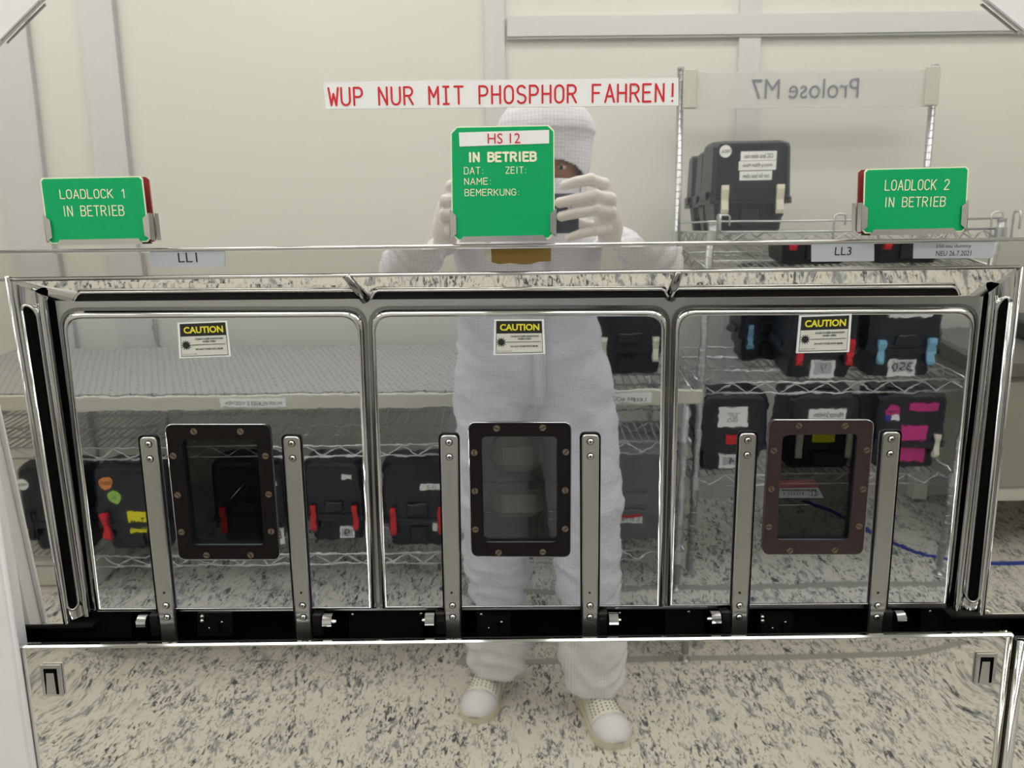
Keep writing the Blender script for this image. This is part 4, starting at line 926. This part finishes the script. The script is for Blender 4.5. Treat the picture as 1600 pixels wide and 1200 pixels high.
# stickers
for (tl, tr_, br_, bl_) in (((277, 504), (355, 501), (361, 557), (280, 560)), ((772, 499), (850, 499), (852, 553), (771, 555)), ((1249, 493), (1331, 490), (1327, 550), (1244, 552))):
    def q(a, b): 
        t = Vector(tl).lerp(Vector(tr_), a); bb = Vector(bl_).lerp(Vector(br_), a); return t.lerp(bb, b)
    g = MB(); of = .0068
    quad = lambda a0, b0, a1, b1, o, m: g.prism(px([q(a0, b0), q(a1, b0), q(a1, b1), q(a0, b1)], DOOR, o), Vector((0, .0002, 0)), m)
    quad(0, 0, 1, 1, of, PAPER); quad(.045, .045, .955, .955, of + .0003, INK); quad(.055, .40, .945, .94, of + .0006, STICK)
    quad(.26, .635, .92, .648, of + .0009, INK)
    st_ = g.build('caution_sticker', mach, label='black and yellow caution sticker')
    g = MB()
    def T_(txt, a0, b0, a1, b1, m, bold=0): 
        A = P(*q(a0, b1), DOOR, of + .001); B = P(*q(a1, b1), DOOR, of + .001); C = P(*q(a0, b0), DOOR, of + .001); ex = B - A; text3(g, txt, A, ex.normalized(), DOOR.ey, ex.length, (C - A).dot(DOOR.ey), m, bold)
    T_('CAUTION', .12, .13, .90, .32, YEL, .035)
    T_('CLASS II LASER RADIATION', .33, .455, .88, .505, INK, .03); T_('WHEN OPEN', .47, .53, .73, .58, INK, .03); T_('DO NOT STARE INTO BEAM', .33, .74, .86, .79, INK, .03); T_('AMC 0123456 17 17 00000', .07, .88, .35, .905, INK)
    c = q(.15, .64); C0 = P(c[0], c[1], DOOR, of + .001); vs = []
    for i in range(24): a = math.pi * 2 * i / 24; r = .0058 if i % 2 == 0 else .0030; vs.append(C0 + DOOR.ex * r * math.cos(a) + DOOR.ey * r * math.sin(a))
    g.add([C0] + vs, [[0, 1 + i, 1 + (i + 1) % 24] for i in range(24)], INK); g.build('lettering', st_)
BP = Plane((0, .0002, zt), 3.9)
def band_label(pts, txts, m=GREYLAB):
    g = MB(); g.prism(px(pts, BP, .0006), Vector((0, .0004, 0)), m); o = g.build('name_label', mach)
    g = MB()
    for (t_, u0, v0, u1, v1) in txts: text_px(g, t_, u0, v0, u1, v1, BP, .0008, INK)
    g.build('lettering', o)
band_label([(234, 393), (351, 391), (351, 417), (236, 419)], [('LL1', 279, 395, 309, 410)])
band_label([(1268, 381), (1366, 380), (1366, 408), (1268, 409)], [('LL3', 1304, 386, 1330, 399)])
band_label([(1428, 380), (1556, 377), (1552, 403), (1427, 404)], [('350 mu dummy', 1462, 382, 1517, 389), ('NEU 26.7.2021', 1462, 392, 1517, 400)])
pprism('glue_residue', [(767, 389), (861, 388), (861, 408), (842, 409), (828, 413), (812, 413), (797, 411), (781, 413), (768, 410)], BP, .0012, .001, TAPEB)
pprism('torn_paper', [(756, 391), (766, 391), (766, 409), (758, 406)], BP, .001, .0008, STBACK)
# sign holders (part of the machine) and signs
def sign(cor, name, label, clipy, lines, strip=None):
    tl, tr_, br_, bl_ = cor; ch = 4 if not strip else 9; off = .0085
    def cut(c, k=ch):
        out = []; N = 4
        for i in range(4):
            p = Vector(c[i]); a = (Vector(c[i - 1]) - p).normalized(); b = (Vector(c[(i + 1) % 4]) - p).normalized(); out += [p + a * k, p + b * k]
        return out
    t = thing('status_sign', label, 'sign', tuple(P(*bl_, FRONT, off)))
    g = MB(); oc = cut(cor); cx = sum(p[0] for p in cor) / 4; cy = sum(p[1] for p in cor) / 4
    inn = [(cx + (p[0] - cx) * (1 - 1.8 / 82), cy + (p[1] - cy) * (1 - 1.8 / (50 if not strip else 85))) for p in oc]
    g.prism(px(oc, FRONT, off), Vector((0, .0012, 0)), CREAM); g.build('plate', t)
    g = MB(); g.prism(px(inn, FRONT, off + .0003), Vector((0, .0003, 0)), GREEN); g.build('green_face', t)
    g = MB(); g.prism(px(oc, FRONT, off - .0014), Vector((0, .0014, 0)), RED); g.build('red_back', t, label='red rear face')
    g = MB()
    for (tx_, u0, v0, u1, v1, th) in lines: strokes_px(g, tx_, u0, v0, u1, v1, FRONT, off + .0006, th, CREAM)
    g.build('lettering', t)
    if strip:
        g = MB(); g.prism(px(strip, FRONT, off + .0009), Vector((0, .0004, 0)), PAPER); s = g.build('paper_strip', t)
        g = MB(); text_px(g, 'HS 12', 762, 208.5, 813, 224.5, FRONT, off + .0012, INKRED); g.build('lettering', s)
    # holder
    h = MB()
    L0 = Vector(tl).lerp(Vector(bl_), clipy); R0 = Vector(tr_).lerp(Vector(br_), clipy)
    for (A, B, sg) in ((L0, Vector(bl_), 1), (R0, Vector(br_), -1)):
        e = B - A; A1 = A + e * .14; B1 = B - e * .22
        q_ = [A + Vector((-3 * sg, 0)), A1 + Vector((7 * sg, 2)), B1 + Vector((7 * sg, 0)), B - e * .08 + Vector((-2 * sg, 0))]
        h.prism(px(q_, FRONT, off + .0026), Vector((0, .0012, 0)), SCREW)
        q_ = px([A + Vector((-3 * sg, 0)), B - e * .05 + Vector((-3 * sg, 0))], FRONT, off + .0026)
        h.add([q_[0], q_[1], q_[1] + Vector((0, .009, 0)), q_[0] + Vector((0, .009, 0))], [[0, 1, 2, 3]], SCREW)
    e = Vector(br_) - Vector(bl_); q_ = [Vector(bl_) + e * .07 + Vector((0, 3)), Vector(bl_) + e * .11 + Vector((0, -6)), Vector(br_) - e * .11 + Vector((0, -6)), Vector(br_) - e * .07 + Vector((0, 3))]
    h.prism(px(q_, FRONT, off + .0026), Vector((0, .0012, 0)), SCREW)
    q_ = px([q_[0], q_[3]], FRONT, off + .0026); h.add([q_[0], q_[1], q_[1] + Vector((0, .011, 0)), q_[0] + Vector((0, .011, 0))], [[0, 1, 2, 3]], SCREW)
    q_ = px([Vector(L0) + Vector((3, 0)), Vector(R0) + Vector((-3, 0)), Vector(br_) + Vector((-6, -2)), Vector(bl_) + Vector((6, -2))], FRONT, .001); h.prism(q_, Vector((0, .001, 0)), SCREW)
    h.build('sign_holder', mach)
sign([(62, 278), (222, 275), (234, 378), (76, 381)], 's', 'green LOADLOCK 1 IN BETRIEB plate at the left of the ledge', .56,
     [('LOADLOCK 1', 94, 296, 195, 311, .0009), ('IN BETRIEB', 101, 321.5, 195, 338.5, .0009)])
sign([(1351, 264), (1514, 260), (1508, 362), (1348, 365)], 's', 'green LOADLOCK 2 IN BETRIEB plate at the right of the ledge', .52,
     [('LOADLOCK 2', 1382, 281, 1483, 298, .0009), ('IN BETRIEB', 1383, 308, 1477, 324, .0009)])
sign([(704, 198), (866, 195), (867, 373), (706, 376)], 's', 'tall green IN BETRIEB plate with HS 12 strip, in the middle of the ledge', .73,
     [('IN BETRIEB', 733, 237.5, 839, 254, .0021), ('DAT:', 725, 261, 755, 272.5, .0007), ('ZEIT:', 790, 260.5, 822, 271.5, .0007), ('NAME:', 725.5, 278, 767, 289, .0007), ('BEMERKUNG:', 726, 295.5, 811, 306.5, .0007)],
     strip=[(717, 207), (858, 203), (858, 224), (718, 229)])
# paper notice
g = MB(); g.prism(px([(505, 128), (1060, 121.5), (1060, 165), (509, 170.5)], FRONT, .001), Vector((0, .0006, 0)), PAPER); pn = g.build('paper_notice')
tag(pn, 'long white paper strip reading WUP NUR MIT PHOSPHOR FAHREN! in red', 'notice')
g = MB(); strokes_px(g, 'WUP NUR MIT PHOSPHOR FAHREN!', 513, 136, 1052, 166.3, FRONT, .0013, .0019, INKRED, mono=True, gap=1.6); g.build('lettering', pn)
# rubber glove by the cabinet
g = MB(); o_ = Vector((1.93, -1.90, .83))
g.tube([o_ + Vector((.0, 0, -.07)), o_, o_ + Vector((-.02, 0, .05))], [.034, .038, .04], GLOVE, 12, sq=.5)
for i, (dx, L) in enumerate(((-.05, .05), (-.03, .075), (-.006, .08), (.016, .07))):
    g.tube([o_ + Vector((dx * .8, 0, .05)), o_ + Vector((dx - .01, .01, .05 + L * .6)), o_ + Vector((dx - .015, .02, .05 + L))], [.011, .010, .008], GLOVE, 10)
g.tube([o_ + Vector((-.03, 0, .0)), o_ + Vector((-.07, .01, .02)), o_ + Vector((-.085, .015, .045))], [.013, .011, .009], GLOVE, 10)
gl = remeshed(g, 'rubber_glove', .003, mach, 1); gl.parent = None; tag(gl, 'white rubber glove standing on the process cabinet at the far right', 'glove')
